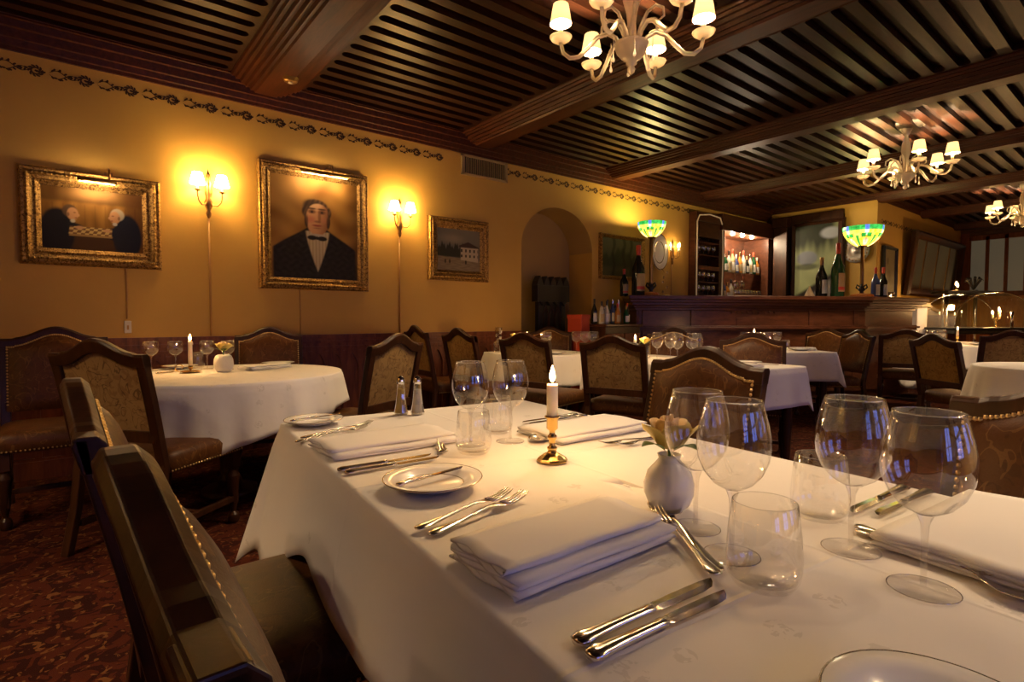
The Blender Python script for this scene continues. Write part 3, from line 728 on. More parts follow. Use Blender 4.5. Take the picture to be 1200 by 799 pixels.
# ------------------------------------------------------------------ front table settings
WG.put((.817, .200, TZ), 0, 'large wine glass nearest the right edge of the front table', 'wine glasses on the front table')
WG.put((.878, .303, TZ), .5, 'wine glass second from right, behind the nearest right one', 'wine glasses on the front table')
WG.put((.723, .401, TZ), .9, 'wine glass behind the nearest tumbler at centre of the front table', 'wine glasses on the front table')
WG.put((.773, .491, TZ), 1.3, 'wine glass right in front of the yellow rose vase', 'wine glasses on the front table')
WG.put((.822, 1.20, TZ), .3, 'left wine glass of the pair left of the brass candlestick', 'wine glasses on the front table')
WG.put((.930, 1.165, TZ), .7, 'right wine glass of the pair left of the brass candlestick', 'wine glasses on the front table')
TB.put((.672, .330, TZ), 0, 'water tumbler nearest us beside the pair of knives', 'water tumblers on the front table')
TB.put((.975, .385, TZ), .4, 'water tumbler left of the second wine glass from the right', 'water tumblers on the front table')
TB.put((.775, 1.118, TZ), .8, 'water tumbler in front of the left far wine glass', 'water tumblers on the front table')
TB.put((.970, 1.275, TZ), .8, 'water tumbler between and behind the two far wine glasses', 'water tumblers on the front table')
g = 'bread plates on the front table'
PL.put((.553, .940, TZ), 0, 'gold rimmed bread plate with butter knife left of the two forks', g, (1.1, 1.1, 1.15))
PL.put((.592, 1.745, TZ), 0, 'gold rimmed bread plate at the far left corner of the front table', g)
PL.put((.535, .112, TZ), 0, 'gold rimmed plate cut off by the bottom edge', g)
lay(KN, .555, .948, 7, 'butter knife resting on the nearer bread plate', 'butter knives', TZ + .017, .22, .76, -1)
lay(KN, .60, 1.742, 12, 'butter knife resting across the far left bread plate', 'butter knives', TZ + .019, .22, .8, 0)
lay(FK, .525, .775, 11, 'upper of two crossed forks below the nearer bread plate', 'forks on the front table', TZ + .004, .21, 1.1)
lay(FK, .540, .752, 11, 'lower of two forks just above the near napkin', 'forks on the front table', TZ, .21, 1.15)
napkin(.552, .560, -1.5, .30, .15, 'folded white napkin near the front edge between forks and knives', 7, .0046, 2)
lay(KN, .510, .378, -4.2, 'upper of two knives at the bottom centre', 'knives on the front table', TZ, .222, 1.06)
lay(KN, .499, .352, -5.0, 'lower of two knives at the bottom centre', 'knives on the front table', TZ, .222, 1.02)
lay(SP, .735, .488, 53, 'dessert spoon lying under a small fork beside the wine glass', 'spoons on the front table', TZ, .205, 1.3)
lay(FK, .700, .468, 56, 'dessert fork lying on the spoon beside the wine glass', 'forks on the front table', TZ + .006, .21, 1.1)
napkin(.645, 1.345, -2, .34, .19, 'folded white napkin at the far left place setting', 5, .0045, 4)
lay(FK, .585, 1.545, 15, 'front fork of the far left pair below the corner plate', 'forks on the front table', TZ, .21, 1.2)
lay(FK, .612, 1.585, 15, 'rear fork of the far left pair below the corner plate', 'forks on the front table', TZ, .21, 1.2)
lay(KN, .562, 1.160, -2.5, 'upper of two knives above the nearer bread plate', 'knives on the front table', TZ, .222, 1.05)
lay(KN, .565, 1.128, -2.5, 'lower of two knives above the nearer bread plate', 'knives on the front table', TZ, .222, 1.05)
lay(SP, .775, 1.27, 62, 'dessert spoon with handle towards us left of the far tumbler', 'spoons on the front table', TZ, .205, 1.1)
lay(FK, .750, 1.25, 66, 'dessert fork beside the spoon left of the far tumbler', 'forks on the front table', TZ + .004, .21, 1.0)
lay(KN, 1.24, 1.300, 178, 'knife behind the brass candlestick at the right place setting', 'knives on the front table', TZ, .222, 1.15)
lay(KN, 1.235, 1.335, 178, 'second knife behind the brass candlestick, next to the chair', 'knives on the front table', TZ, .222, 1.1)
lay(SP, 1.03, 1.19, -120, 'dessert spoon left of the brass candlestick', 'spoons on the front table', TZ, .205, 1.15)
napkin(1.19, 1.13, -3, .36, .20, 'folded white napkin right of the brass candlestick', 5, .004, 6)
lay(FK, 1.175, .955, 172, 'front fork between the right napkin and the rose vase', 'forks on the front table', TZ, .21, 1.0)
lay(FK, 1.20, .925, 176, 'fork nearest the rose vase on the right side', 'forks on the front table', TZ, .21, 1.0)
napkin(1.085, .165, -6, .37, .21, 'wide folded napkin behind the nearest right wine glass', 5, .0046, 8)
lay(KN, 1.15, .352, 177, 'knife by the right edge between the two right wine glasses', 'knives on the front table', TZ, .222, 1.1)
lay(KN, 1.165, .318, 176, 'second knife by the right edge between the two right wine glasses', 'knives on the front table', TZ, .222, 1.05)
lay(SP, .915, .205, -112, 'large spoon behind the nearest right wine glass', 'spoons on the front table', TZ, .205, 1.25)
lay(FK, .945, .235, -112, 'dessert fork beside the large spoon at the right', 'forks on the front table', TZ, .21, 1.0)
mk_candlestick((.877, .940, TZ), 'brass candlestick with a burning white candle on the front table', .078)
for x, y, c, lab in ((.897, 1.742, 'pepper', 'tapered glass pepper shaker with tan filling at the far table edge'), (.944, 1.708, 'salt', 'tapered glass salt shaker with white filling at the far table edge')):
    t = thing('pepper_shaker' if c == 'pepper' else 'salt_shaker', lab, 'shaker', (x, y, TZ)); t.scale = (1.0, 1.0, 1.2)
    lat([(.001, .001), (.024, .001), (.025, .006), (.019, .03), (.0145, .06), (.0125, .088), (.0125, .092)], 'shaker_glass', 'cut_glass', t, 10, sm=False)
    lat([(.001, .005), (.0215, .006), (.0172, .03), (.0128, .06), (.0118, .074), (.001, .074)], 'filling', c, t, 14)
    lat([(.0125, .090), (.0145, .093), (.0145, .099), (.013, .106), (.008, .112), (.001, .114)], 'cap', 'chrome', t, 18)
t = thing('bud_vase', 'round glass bud vase with a yellow rose on the front table', 'vase', (.820, .575, TZ))
lat([(.001, .001), (.026, .001), (.036, .010), (.043, .028), (.044, .045), (.038, .066), (.024, .082), (.018, .090), (.021, .098), (.0195, .098), (.0165, .090)], 'vase_glass', 'frost', t, 28)
lat([(.001, .006), (.030, .008), (.0405, .028), (.0415, .044), (.036, .064), (.001, .0645)], 'vase_water', 'stemglass', t, 24)
rose(t, .108, 1.5)

# ------------------------------------------------------------------ round table by the wall
GB.put((.39, 4.20, TZ), 0, 'leftmost wine glass on the round table by the wall', 'wine glasses on the round table')
GB.put((.52, 4.16, TZ), 0, 'wine glass just left of the round table candle', 'wine glasses on the round table')
GB.put((.70, 4.14, TZ), 0, 'wine glass just right of the round table candle', 'wine glasses on the round table')
GB.put((.80, 4.02, TZ), 0, 'wine glass behind the white ceramic vase', 'wine glasses on the round table')
TB.put((.66, 4.25, TZ), 0, 'water tumbler right of the round table candle')
mk_chamberstick((.57, 3.92, TZ), 'brass chamberstick with a tall burning candle on the round table', .155)
t = thing('ceramic_vase', 'small white textured ceramic vase with a cream rose', 'vase', (.745, 3.86, TZ))
lat([(.001, .001), (.038, .001), (.052, .02), (.058, .05), (.055, .08), (.046, .102), (.032, .110), (.028, .106), (.03, .09)], 'vase_body', 'ceramic', t, 20)
rose(t, .135, 1.5); 
PL.put((1.15, 4.12, TZ), 0, 'white plate on right side of the round table', 'plates on the round table', (1.25, 1.25, 1.25))
PL.put((.56, 4.27, TZ), 0, 'white plate behind the round table candle', 'plates on the round table', (1.2, 1.2, 1.2))
napkin(1.02, 3.95, 20, .30, .16, 'folded napkin beside the ceramic vase', 5, .005, 11)
lay(KN, .48, 3.99, 30, 'knife lying beside the chamberstick on the round table')
lay(FK, 1.06, 4.26, 75, 'fork left of the plate on right side of the round table')

# ------------------------------------------------------------------ middle and far tables
g = 'glasses on the middle tables'
for x, y, lab in ((3.52, 3.86, 'cut goblet right of the alcove table candle'), (3.84, 3.77, 'left goblet of three behind the dark chair back'), (3.91, 3.72, 'middle goblet of three behind the dark chair back'), (3.98, 3.68, 'right goblet of three behind the dark chair back')):
    GB.put((x, y, TZ), 0, lab, g, (1.15, 1.15, 1.12))
for k, (x, y) in enumerate(((3.78, 2.78), (3.85, 2.70), (3.80, 2.60), (3.88, 2.52), (3.82, 2.44))):
    WG.put((x, y, TZ), k, '%s of five tall wine glasses on the middle table' % ('leftmost', 'second from left', 'central one', 'fourth from left', 'rightmost')[k], 'row of five tall wine glasses')
TB.put((3.72, 2.86, TZ), 0, 'tumbler at left end of the five tall wine glasses')
TB.put((3.48, 3.95, TZ), 0, 'tumbler below the cut goblet on the alcove table')
mk_candlestick((3.45, 4.06, TZ), 'brass candlestick burning on the table before the alcove', .06)
mk_candlestick((3.82, 3.04, TZ), 'brass candlestick burning beside a rose on the middle table', .05)
for loc, lab, s in (((3.93, 3.02, TZ), 'small glass with a pale rose beside the middle table candle', 1.5), ((3.44, 4.25, TZ), 'small glass with a cream rose left of the alcove table candle', 1.3)):
    t = thing('bud_vase', lab, 'vase', loc); lat([(.001, .001), (.03, .001), (.032, .03), (.024, .07), (.018, .085), (.02, .09)], 'vase_glass', 'cut_glass', t, 16); rose(t, .12 if s > 1.4 else .145, s)
t = thing('decanter', 'tall cut crystal carafe with upturned glass on the alcove table', 'decanter', (3.33, 4.36, TZ))
lat([(.001, .001), (.05, .001), (.055, .01), (.055, .08), (.05, .10), (.03, .112), (.02, .12), (.02, .14)], 'body', 'cut_glass', t, 12, sm=False)
lat([(.018, .13), (.03, .14), (.034, .16), (.028, .185), (.036, .20), (.038, .25), (.03, .252)], 'stopper', 'cut_glass', t, 12, sm=False)
g = 'plates on the middle tables'
for x, y, lab in ((3.92, 2.08, 'white plate at near end of the middle table beside the tan chair'), (3.98, 3.15, 'white plate in front of the tan chair behind the rose'), (3.58, 3.80, 'white plate on the alcove table right of the dark chair')):
    PL.put((x, y, TZ), 0, lab, g, (1.2, 1.2, 1.0))
lay(KN, 3.36, 3.80, 80, 'knife at the near side of the alcove table'); lay(FK, 3.93, 1.96, 120, 'fork beside the plate at near end of the middle table')
napkin(3.40, 4.12, 75, .26, .16, 'folded napkin in front of the crystal carafe', 7, .006, 13)
napkin(3.66, 1.98, 80, .24, .16, 'folded napkin at near end of the middle table', 5, .005, 14)
g = 'glasses on the square table by the bar'
for k, (x, y) in enumerate(((5.72, 3.0), (5.78, 3.10), (5.86, 2.98), (5.94, 2.92), (6.0, 2.84))):
    GB.put((x, y, TZ), 0, 'one of five goblets clustered round the candle on the square table by the bar', g)
TB.put((6.02, 2.76, TZ), 0, 'tumbler on the square table by the bar')
mk_candlestick((5.92, 3.06, TZ), 'brass candlestick burning on the square table by the bar', .075)
PL.put((6.0, 2.60, TZ), 0, 'white plate at near corner of the square table by the bar', None, (1.2, 1.2, 1.0))
napkin(6.12, 2.62, -37, .22, .14, 'folded napkin at right corner of the square table by the bar', 5, .006, 15)
mk_candlestick((9.0, 1.92, TZ), 'brass candlestick burning on the far round table', .085)
for k, (x, y) in enumerate(((8.85, 2.25), (8.9, 2.15), (8.98, 2.22), (9.0, 2.08), (8.92, 2.38), (9.1, 2.12))):
    GB.put((x, y, TZ), 0, 'one of six goblets clustered left of the far round table candle', 'goblets on the far round table')
PL.put((9.05, 1.70, TZ), 0, 'white plate right of the far round table candle', None, (1.3, 1.3, 1.0))
napkin(9.25, 1.85, 60, .2, .14, 'folded dark edged napkin on the far round table', 5, .006, 16)

# ------------------------------------------------------------------ pictures
def lerp(a, b, t): return tuple(x + (y - x) * t for x, y in zip(a, b))
def over(c, d, f): return lerp(c, d, max(0, min(1, f)))
def ell(x, y, cx_, cy_, rx, ry, s=.12): return 1 - blk(math.hypot((x - cx_) / rx, (y - cy_) / ry), 1 - s, 1 + s)
def half(v, e, s): return blk(v, e - s, e + s)
def vn(x, y):  # cheap brush mottling
    return .5 + .25 * math.sin(x * 1.3 + 2.1 * math.sin(y * .7)) + .25 * math.sin(y * 1.7 + 1.7 * math.sin(x * .9 + 1))
def paint_portrait(x, y):   # 0..104 across, 0..126 down
    bg = lerp((.22, .10, .018), (.42, .22, .045), vn(x * .12, y * .12)); bg = over(bg, (.40, .21, .05), ell(x, y, 22, 12, 22, 20, .8)); bg = over(bg, (.07, .03, .008), half(x, 96, 14) * .6 + half(y, 100, 30) * .3)
    c = bg; coat = lerp((.010, .008, .008), (.022, .017, .016), vn(x * .5, y * .5))
    sh = 62 + 26 * abs((x - 53) / 50) ** 1.5 - 6 * math.exp(-((x - 53) / 14) ** 2)
    inb = half(y, sh, 1.5) * half(x, 2 + max(0, 70 - y) * .35, 1.5) * (1 - half(x, 101 + max(0, y - 80) * .05 - max(0, 76 - y) * .9, 2))
    c = over(c, coat, inb)
    c = over(c, (.20, .085, .035), ell(x, y, 53, 62, 9.5, 12, .15))
    hwd = 14.5 * (1 - ((y - 64) / 53) ** 1.4) if 64 <= y <= 117 else 0
    if hwd > 0: c = over(c, lerp((.50, .42, .27), (.36, .28, .16), .5 + .5 * math.sin(x * 1.6)), (1 - half(abs(x - 54), hwd, 1.2)) * half(y, 66, 1))
    c = over(c, lerp((.05, .026, .013), (.11, .06, .028), .5 + .5 * math.sin(x * 1.1 + y * .5)), max(ell(x, y, 52, 36.5, 15.5, 11.5, .12), ell(x, y, 39.2, 41, 3.6, 7, .3), ell(x, y, 67.4, 41, 3.6, 7, .3)))
    c = over(c, (.040, .021, .011), ell(x, y, 46, 31, 8, 5, .5) * .7)
    c = over(c, (.05, .027, .015), ell(x, y, 41, 52, 2.6, 9, .2) + ell(x, y, 67, 52, 2.6, 9, .2)); face = max(ell(x, y, 55, 40, 11.5, 9.5, .10), ell(x, y, 53.8, 50, 13.6, 18, .08), ell(x, y, 54, 58, 11.8, 12.5, .08))
    sk = lerp((.52, .27, .12), (.26, .11, .045), half(x, 59, 9)); sk = over(sk, (.60, .36, .18), ell(x, y, 50, 31, 9, 7, .6)); sk = over(sk, (.46, .17, .09), ell(x, y, 46, 51, 5, 4, .7) + ell(x, y, 61, 51, 4, 4, .7) * .5)
    c = over(c, sk, face)
    for ex in (47.5, 59.5):
        c = over(c, (.12, .05, .025), ell(x, y, ex, 41, 4.6, 2.6, .4) * .8); c = over(c, (.04, .02, .015), ell(x, y, ex, 41.3, 1.7, 1.4, .3)); c = over(c, (.06, .028, .015), ell(x, y, ex, 37.2, 5, 1.2, .4) * .9)
    c = over(c, (.17, .07, .03), ell(x, y, 56.5, 47, 1.8, 7, .5) * .7); c = over(c, (.15, .055, .03), ell(x, y, 54, 53.2, 4, 1.4, .5) * .7); c = over(c, (.26, .06, .04), ell(x, y, 53.5, 58.3, 5.8, 1.3, .4)); c = over(c, (.12, .05, .025), ell(x, y, 53.5, 61.5, 4.5, 1, .6) * .5)
    c = over(c, (.06, .03, .016), (ell(x, y, 41.2, 54, 1.6, 8, .4) + ell(x, y, 66.6, 54, 1.6, 8, .4)) * .8)
    c = over(c, (.42, .36, .27), ell(x, y, 53, 71, 11, 2.2, .3)); c = over(c, (.012, .009, .008), ell(x, y, 47.5, 74, 6, 3, .2) + ell(x, y, 59.5, 74.5, 6, 3, .2) + ell(x, y, 53.5, 74, 2, 2, .2))
    return c
def paint_players(x, y):    # 0..127 across, 0..88 down
    c = lerp((.17, .075, .012), (.28, .14, .025), vn(x * .25, y * .05)); c = over(c, (.10, .045, .010), (1 - half(y, 20, 3)) * .8); c = over(c, (.12, .05, .012), half(x, 104, 4) * .8 + half(abs((x % 13) - 6.5), 5.6, .5) * half(y, 22, 2) * .4)
    c = over(c, (.34, .19, .05), ell(x, y, 60, 6, 26, 8, .9) * .7)
    c = over(c, (.06, .028, .010), half(y, 66, 2) * (1 - half(x, 116, 3)))
    bl = ell(x, y, 18, 64, 21, 34, .1) + ell(x, y, 34, 58, 16, 9, .2); c = over(c, (.012, .010, .012), bl)
    br = ell(x, y, 106, 66, 19, 34, .1) + ell(x, y, 90, 62, 14, 9, .2); c = over(c, (.014, .014, .022), br)
    if 30 < y < 75:
        t = (y - 56) / 12; xl = 33 - 2 * t; xr = 86 - 1 * t
        if 54 < y < 66: c = over(c, (.50, .36, .13) if (int((x - xl) / 5) + int((y - 54) / 3)) % 2 else (.16, .08, .03), half(x, xl, .8) * (1 - half(x, xr, .8)))
        if 66 <= y < 69: c = over(c, (.30, .19, .06), half(x, 32, .8) * (1 - half(x, 86, .8)))
    for hx, hair, s in ((35, (.09, .05, .025), 1), (92, (.36, .30, .22), -1)):
        c = over(c, hair, ell(x, y, hx - s * 1.5, 33, 9, 9, .15)); c = over(c, (.46, .24, .11), ell(x, y, hx + s * 2, 37, 7, 9, .15)); c = over(c, (.46, .24, .11), ell(x, y, hx + s * 8.5, 38.5, 2, 2, .4))
        c = over(c, (.16, .07, .03), ell(x, y, hx + s * 4.5, 35, 1.6, .9, .4)); c = over(c, (.24, .09, .05), ell(x, y, hx + s * 6, 42.5, 2, .7, .4)); c = over(c, (.20, .10, .05), ell(x, y, hx - s * 3.5, 38, 1.6, 2.8, .4)); c = over(c, (.42, .38, .32), ell(x, y, hx + s * 2, 47, 3, 2.5, .3))
    c = over(c, (.48, .27, .13), ell(x, y, 45, 56, 5, 2.4, .3) + ell(x, y, 80, 58, 5, 2.4, .3)); return c
def paint_street(x, y):     # 0..50, 0..60
    c = lerp((.19, .17, .125), (.11, .105, .085), y / 40); c = over(c, (.30, .26, .18), ell(x, y, 16, 14, 12, 6, .8) * .6)
    c = over(c, (.035, .035, .022), half(y, 24 + 3 * math.sin(x * .8) + 2 * math.sin(x * 2.1), 2) * (1 - half(x, 30, 2)) * (1 - half(y, 41, 2)))
    gr = half(y, 40 + .05 * x, 1.2); c = over(c, lerp((.17, .13, .08), (.24, .19, .12), vn(x * .4, y)), gr)
    r = half(x, 27, .6) * (1 - half(x, 48, .6)) * half(y, 25, .6) * (1 - half(y, 44 + .1 * (x - 27), .6)); c = over(c, (.40, .34, .24), r)
    if r > .5 and (int(x) % 5) in (2, 3) and (28 < y < 32 or 36 < y < 40): c = (.05, .04, .03)
    rf = half(y, 17 + abs(x - 36) * .55, .7) * (1 - half(y, 25.5, .6)) * half(x, 25, .6) * (1 - half(x, 49, .6)); c = over(c, (.055, .035, .028), rf)
    for px in (9, 14, 33): c = over(c, (.03, .025, .02), ell(x, y, px, 47, .9, 3, .3))
    return c
def paint_valley(x, y):     # 0..50, 0..55
    c = lerp((.10, .10, .05), (.055, .06, .028), y / 50); c = over(c, (.028, .035, .014), half(y, 20 + 6 * math.sin(x * .2) + 3 * math.sin(x * .9), 4) * .8); c = over(c, (.12, .10, .05), half(y, 42, 5) * .5)
    for px in (14, 27, 36): c = over(c, (.02, .02, .01), (1 - half(abs(x - px - math.sin(y * .2)), 1.6, .8)) * .7)
    return c
def paint_garden(x, y):     # 0..60, 0..100
    c = lerp((.16, .18, .09), (.26, .29, .14), vn(x * .12, y * .1)); c = over(c, (.012, .014, .008), (1 - half(y, 30 + 4 * math.sin(x * .25) + 2 * math.sin(x * .7), 11)) * (1 - half(x, 52, 6)) * .95)
    c = over(c, (.13, .14, .16), ell(x, y, 16, 42, 14, 9, .2)); c = over(c, (.32, .34, .38), ell(x, y, 47, 12, 13, 7, .3)); c = over(c, (.03, .034, .02), ell(x, y, 16, 53, 16, 4, .4) * .8)
    c = over(c, (.012, .008, .006), half(y - 74 + .55 * (x - 30), 0, 3)); c = over(c, (.15, .13, .12), half(y - 88 + .75 * (x - 24), 0, 3) * (1 - half(x, 50, 5)))
    return c
def framed(name, label, cx_, cz, wd, ht, y, fwid, fn, sx, sy, cat='picture', ny=-1, res=1.0, prof=None, fm='gold', beads=True):
    """upright picture: built facing -y at the origin, hung at (cx_, y, cz)"""
    t = thing(name, label, cat, (cx_, y, cz)); iw, ih = wd / 2 - fwid, ht / 2 - fwid
    m = MB(); nu = int(sx * res); nv = int(sy * res); c = []
    m.grid(lambda u, v: (-iw + 2 * iw * u, -.018, -ih + 2 * ih * v), nu, nv, 0, False)
    for j in range(nv + 1):
        for i in range(nu + 1): c.append(fn(sx * i / nu, sy * (1 - j / nv)))
    m.c = c; m.build('canvas', 'paint', t)
    f = MB(); pf = prof or [(0, .0), (0, .035), (.12, .052), (.25, .048), (.38, .058), (.52, .042), (.68, .034), (.76, .040), (.88, .030), (1, .022), (1, .0)]
    rs = []
    for a, d in pf:
        x = wd / 2 - a * fwid; z = ht / 2 - a * fwid; rs.append([(-x, -d, -z), (x, -d, -z), (x, -d, z), (-x, -d, z)])
    f.rings(rs, sm=False, caps=False)
    if beads:
        for a, d, st in ((.38, .056, .026), (.76, .038, .018)):
            x = wd / 2 - a * fwid; z = ht / 2 - a * fwid
            for k in range(int(2 * x / st) + 1):
                for s in (-1, 1): f.dome((-x + k * st, -d, s * z), st * .36, (0, -1, 0), 6)
            for k in range(int(2 * z / st) + 1):
                for s in (-1, 1): f.dome((s * x, -d, -z + k * st), st * .36, (0, -1, 0), 6)
    f.build('frame', fm, t, bevel=0); return t
def picture_light(t, wd, ht, bar, power, off=0):
    m = MB(); z = ht / 2 - .065; y = -.13
    m.tube([(off - bar / 2, y, z), (off + bar / 2, y, z)], .014, 10); m.tube([(off + .07, 0, z + .07), (off + .07, -.05, z + .105), (off + .07, -.11, z + .085), (off + .07, y, z + .005)], .007, 8)
    m.box(off + .045, off + .095, -.03, -.0, z + .065, z + .085); b = m.build('picture_light', 'bronze', t)
    g = MB(); g.tube([(off - bar / 2 + .01, y + .008, z - .011), (off + bar / 2 - .01, y + .008, z - .011)], .006, 8); g.build('lamp_tube', 'bulb', b)
    for k in (-1, 0, 1): light('picture_lamp', (off + k * bar / 3, y + .012, z - .035), power / 3, WARM, .02, t)
p = framed('framed_painting', 'gilt framed painting of two men playing draughts at far left', .140, 1.787, .80, .655, YW, .115, paint_players, 127, 88, res=1.0); picture_light(p, .80, .655, .22, P_PICTURE * .7, .02)
p = framed('framed_portrait', 'large gilt framed portrait of a man in black coat and bow tie', 1.71, 1.885, .965, 1.075, YW, .10, paint_portrait, 104, 126, res=1.1); picture_light(p, .965, 1.075, .42, P_PICTURE, .05)
framed('framed_painting', 'small gilt framed street scene with a pale house, right of the second wall light', 3.225, 1.818, .755, .655, YW, .11, paint_street, 50, 60, res=1.6)
framed('framed_painting', 'dark landscape picture on the wall behind the large bottle and lamp', 5.88, 1.92, .92, .60, YW, .05, paint_valley, 50, 55, res=.8, beads=False)
# cables running down the wall
def cable(name, label, x, z0, z1, r=.006):
    m = MB(); m.tube([(x, YW - r, z0), (x + .003, YW - r, (z0 + z1) / 2), (x, YW - r, z1)], r, 8); return tag(m.build(name, 'cable'), label, 'cable')
cable('wall_cable', 'thin cable running down from the draughts painting', .315, 1.46, 1.09)
cable('wall_cable', 'thin cable running down from the portrait', 1.565, 1.345, .955, .004)
t = thing('wall_socket', 'small white wall socket above the wainscot below the draughts painting', 'socket', (.318, YW, 1.03))
m = MB(); m.box(-.022, .022, -.028, 0, -.045, .045); m.build('socket_box', 'white_plastic', t, bevel=.004); m = MB(); m.box(-.006, .006, -.033, -.027, -.02, .012); m.build('switch', 'cable', t)
t = thing('air_vent', 'slatted air vent high on the wall below the cornice', 'vent', (3.57, YW, 2.735))
m = MB()
for a, b, c, d in ((-.31, .31, .085, .11), (-.31, .31, -.11, -.085), (-.31, -.28, -.11, .11), (.28, .31, -.11, .11)): m.box(a, b, -.025, 0, c, d)
m.build('frame', 'vent', t, bevel=.003); m = MB(); m.box(-.28, .28, -.005, 0, -.085, .085); m.build('backing', 'black', t)
m = MB()
for k in range(20): x = -.27 + .0284 * k; m.box(x - .004, x + .004, -.022, -.004, -.085, .085)
m.build('grille', 'vent', t)
t = thing('smoke_detector', 'round smoke detector under the first ceiling beam', 'detector', (1.36, 4.42, 2.945))
lat([(.001, -.035), (.035, -.035), (.05, -.025), (.055, -.008), (.06, 0)], 'housing', 'bronze', t, 24); lat([(.001, -.041), (.016, -.041), (.018, -.034)], 'sensor', 'white_plastic', t, 16)

# ------------------------------------------------------------------ wall lights and chandeliers
def shade_mesh(r0, r1, h, seg=40):
    m = MB(); m.rings([[((r + .0025 * (j % 2)) * math.cos(2 * pi * j / seg), (r + .0025 * (j % 2)) * math.sin(2 * pi * j / seg), z) for j in range(seg)] for r, z in ((r0, 0), (r0 * .99, h * .05), ((r0 + r1) / 2, h / 2), (r1, h))], caps=False); return m
def sconce(x, z, label, bare=False):
    t = thing('wall_sconce', label, 'wall light', (x, YW, z))
    m = MB(); m.X = Matrix.Translation((0, -.022, 0))
    m.lathe([(.001, -.20), (.012, -.19), (.02, -.16), (.012, -.14), (.024, -.11), (.03, -.07), (.018, -.04), (.026, -.01), (.020, .04), (.028, .07), (.012, .10), (.018, .13), (.008, .16), (.001, .19)], 14, flute=7, fa=.10)
    m.build('backplate', 'bronze', t)
    m = MB(); m.tube([(0, -.008, -.18), (0, -.008, .955 - z)], .008, 8); m.build('conduit', 'cable', t)
    arms = [(-1, -.085), (1, -.085)] if not bare else [(-1, -.05), (.25, -.13), (1, -.06)]
    for s, yy in arms:
        a = MB(); ex = s * .085
        a.tube([(s * .01, -.03, -.06), (s * .03, -.045, -.10), (s * .055, yy * .8, -.105), (s * .078, yy, -.08), (ex, yy, -.035), (ex, yy, 0)], .0055, 8); ar = a.build('arm', 'bronze', t)
        c = MB(); c.X = Matrix.Translation((ex, yy, 0)); c.lathe([(.004, -.01), (.02, 0), (.022, .006), (.008, .008), (.008, .055), (.001, .056)], 12); c.build('candle_sleeve', 'wax' if bare else 'bronze', ar)
        if bare:
            f = MB(); f.X = Matrix.Translation((ex, yy, 0)); flame_mesh(f, .055, 1.7); f.build('candle_bulb', 'bulb', ar)
            light('sconce_light', (ex, yy, .085), P_SCONCE * .45, AMBER, .02, t)
        else:
            sh = shade_mesh(.052, .031, .088).build('lamp_shade', 'shade_hot', ar, (ex, yy, .045))
            light('sconce_light', (ex, yy, .095), P_SCONCE, AMBER, .012, t)
    return t
sconce(.865, 2.085, 'twin shaded brass wall light between draughts painting and portrait')
sconce(2.53, 2.09, 'twin shaded brass wall light between portrait and street painting')
sconce(7.02, 2.10, 'brass wall light with bare candle bulbs beside the glass rack', True)
def make_chandelier():
    t = thing('chandelier', '', 'chandelier')     # origin at the lowest finial
    lat([(.001, 0), (.018, .012), (.022, .03), (.012, .045), (.03, .055), (.026, .072), (.05, .085), (.075, .115), (.088, .15), (.09, .165), (.07, .16), (.03, .12), (.001, .12)], 'bowl', 'crystal', t, 24, flute=12, fa=.03)
    lat([(.02, .13), (.026, .20), (.022, .27), (.028, .33), (.046, .40), (.040, .46), (.022, .52), (.020, .55), (.045, .60), (.06, .62)], 'column', 'crystal', t, 20, flute=6, fa=.08)
    lat([(.06, .62), (.16, .645), (.175, .66), (.17, .668), (.05, .668)], 'canopy', 'crystal', t, 28)
    for k in range(6):
        a = 2 * pi * k / 6 + .3; ca, sa = math.cos(a), math.sin(a)
        P = lambda r, z: (r * ca, r * sa, z)
        m = MB(); m.tube([P(.055, .15), P(.085, .20), P(.13, .225), P(.185, .205), P(.235, .150), P(.285, .105), P(.335, .100), P(.372, .130), P(.385, .185)], [.012, .012, .0125, .0125, .0125, .0125, .012, .011, .010], 10)
        ar = m.build('arm', 'crystal', t)
        d = MB(); d.X = Matrix.Translation(P(.385, .19)); d.lathe([(.008, -.008), (.03, -.004), (.052, .010), (.062, .026), (.060, .026), (.03, .004), (.008, .002)], 22); d.build('drip_pan', 'crystal', ar)
        d = MB(); d.X = Matrix.Translation(P(.385, .19)); d.lathe([(.001, 0), (.0125, 0), (.0125, .10), (.001, .102)], 12); d.build('candle_sleeve', 'wax', ar)
        sh = shade_mesh(.058, .040, .105).build('lamp_shade', 'shade', ar, P(.385, .285))
        d = MB(); d.X = Matrix.Translation(P(.385, .285)); d.lathe([(.001, .005), (.008, .007), (.011, .025), (.006, .045), (.001, .056)], 10); d.build('bulb', 'bulb_hot', ar)
        light('chandelier_light', P(.385, .335), P_CHAND, WARM, .012, t)
        b = a + pi / 6; cb, sb = math.cos(b), math.sin(b); Q = lambda r, z: (r * cb, r * sb, z)
        m = MB(); m.tube([Q(.03, .17), Q(.055, .25), Q(.09, .31), Q(.135, .33), Q(.175, .305), Q(.18, .262), Q(.150, .245), Q(.135, .262)], [.010, .010, .0095, .009, .008, .0065, .005, .003], 8); m.build('scroll', 'crystal', t)
        m = MB(); m.X = Matrix.Translation(Q(.12, .04)); m.lathe([(.001, 0), (.008, .006), (.009, .014), (.004, .035), (.0025, .06), (.007, .068), (.007, .078), (.002, .085), (.0015, .16)], 10); m.build('pendant_drop', 'crystal', t)
    return t
CD = Kind(make_chandelier)
CD.put((2.42, 1.97, 2.425), 0, 'glass chandelier with pleated shades at top centre, cut by the picture edge', 'crystal chandeliers')
CD.put((6.78, 1.92, 2.43), .25, 'glass chandelier with pleated shades at upper right above the far tables', 'crystal chandeliers')
CD.put((10.95, 1.62, 2.43), .1, 'most distant glass chandelier, at the right edge of the picture', 'crystal chandeliers')
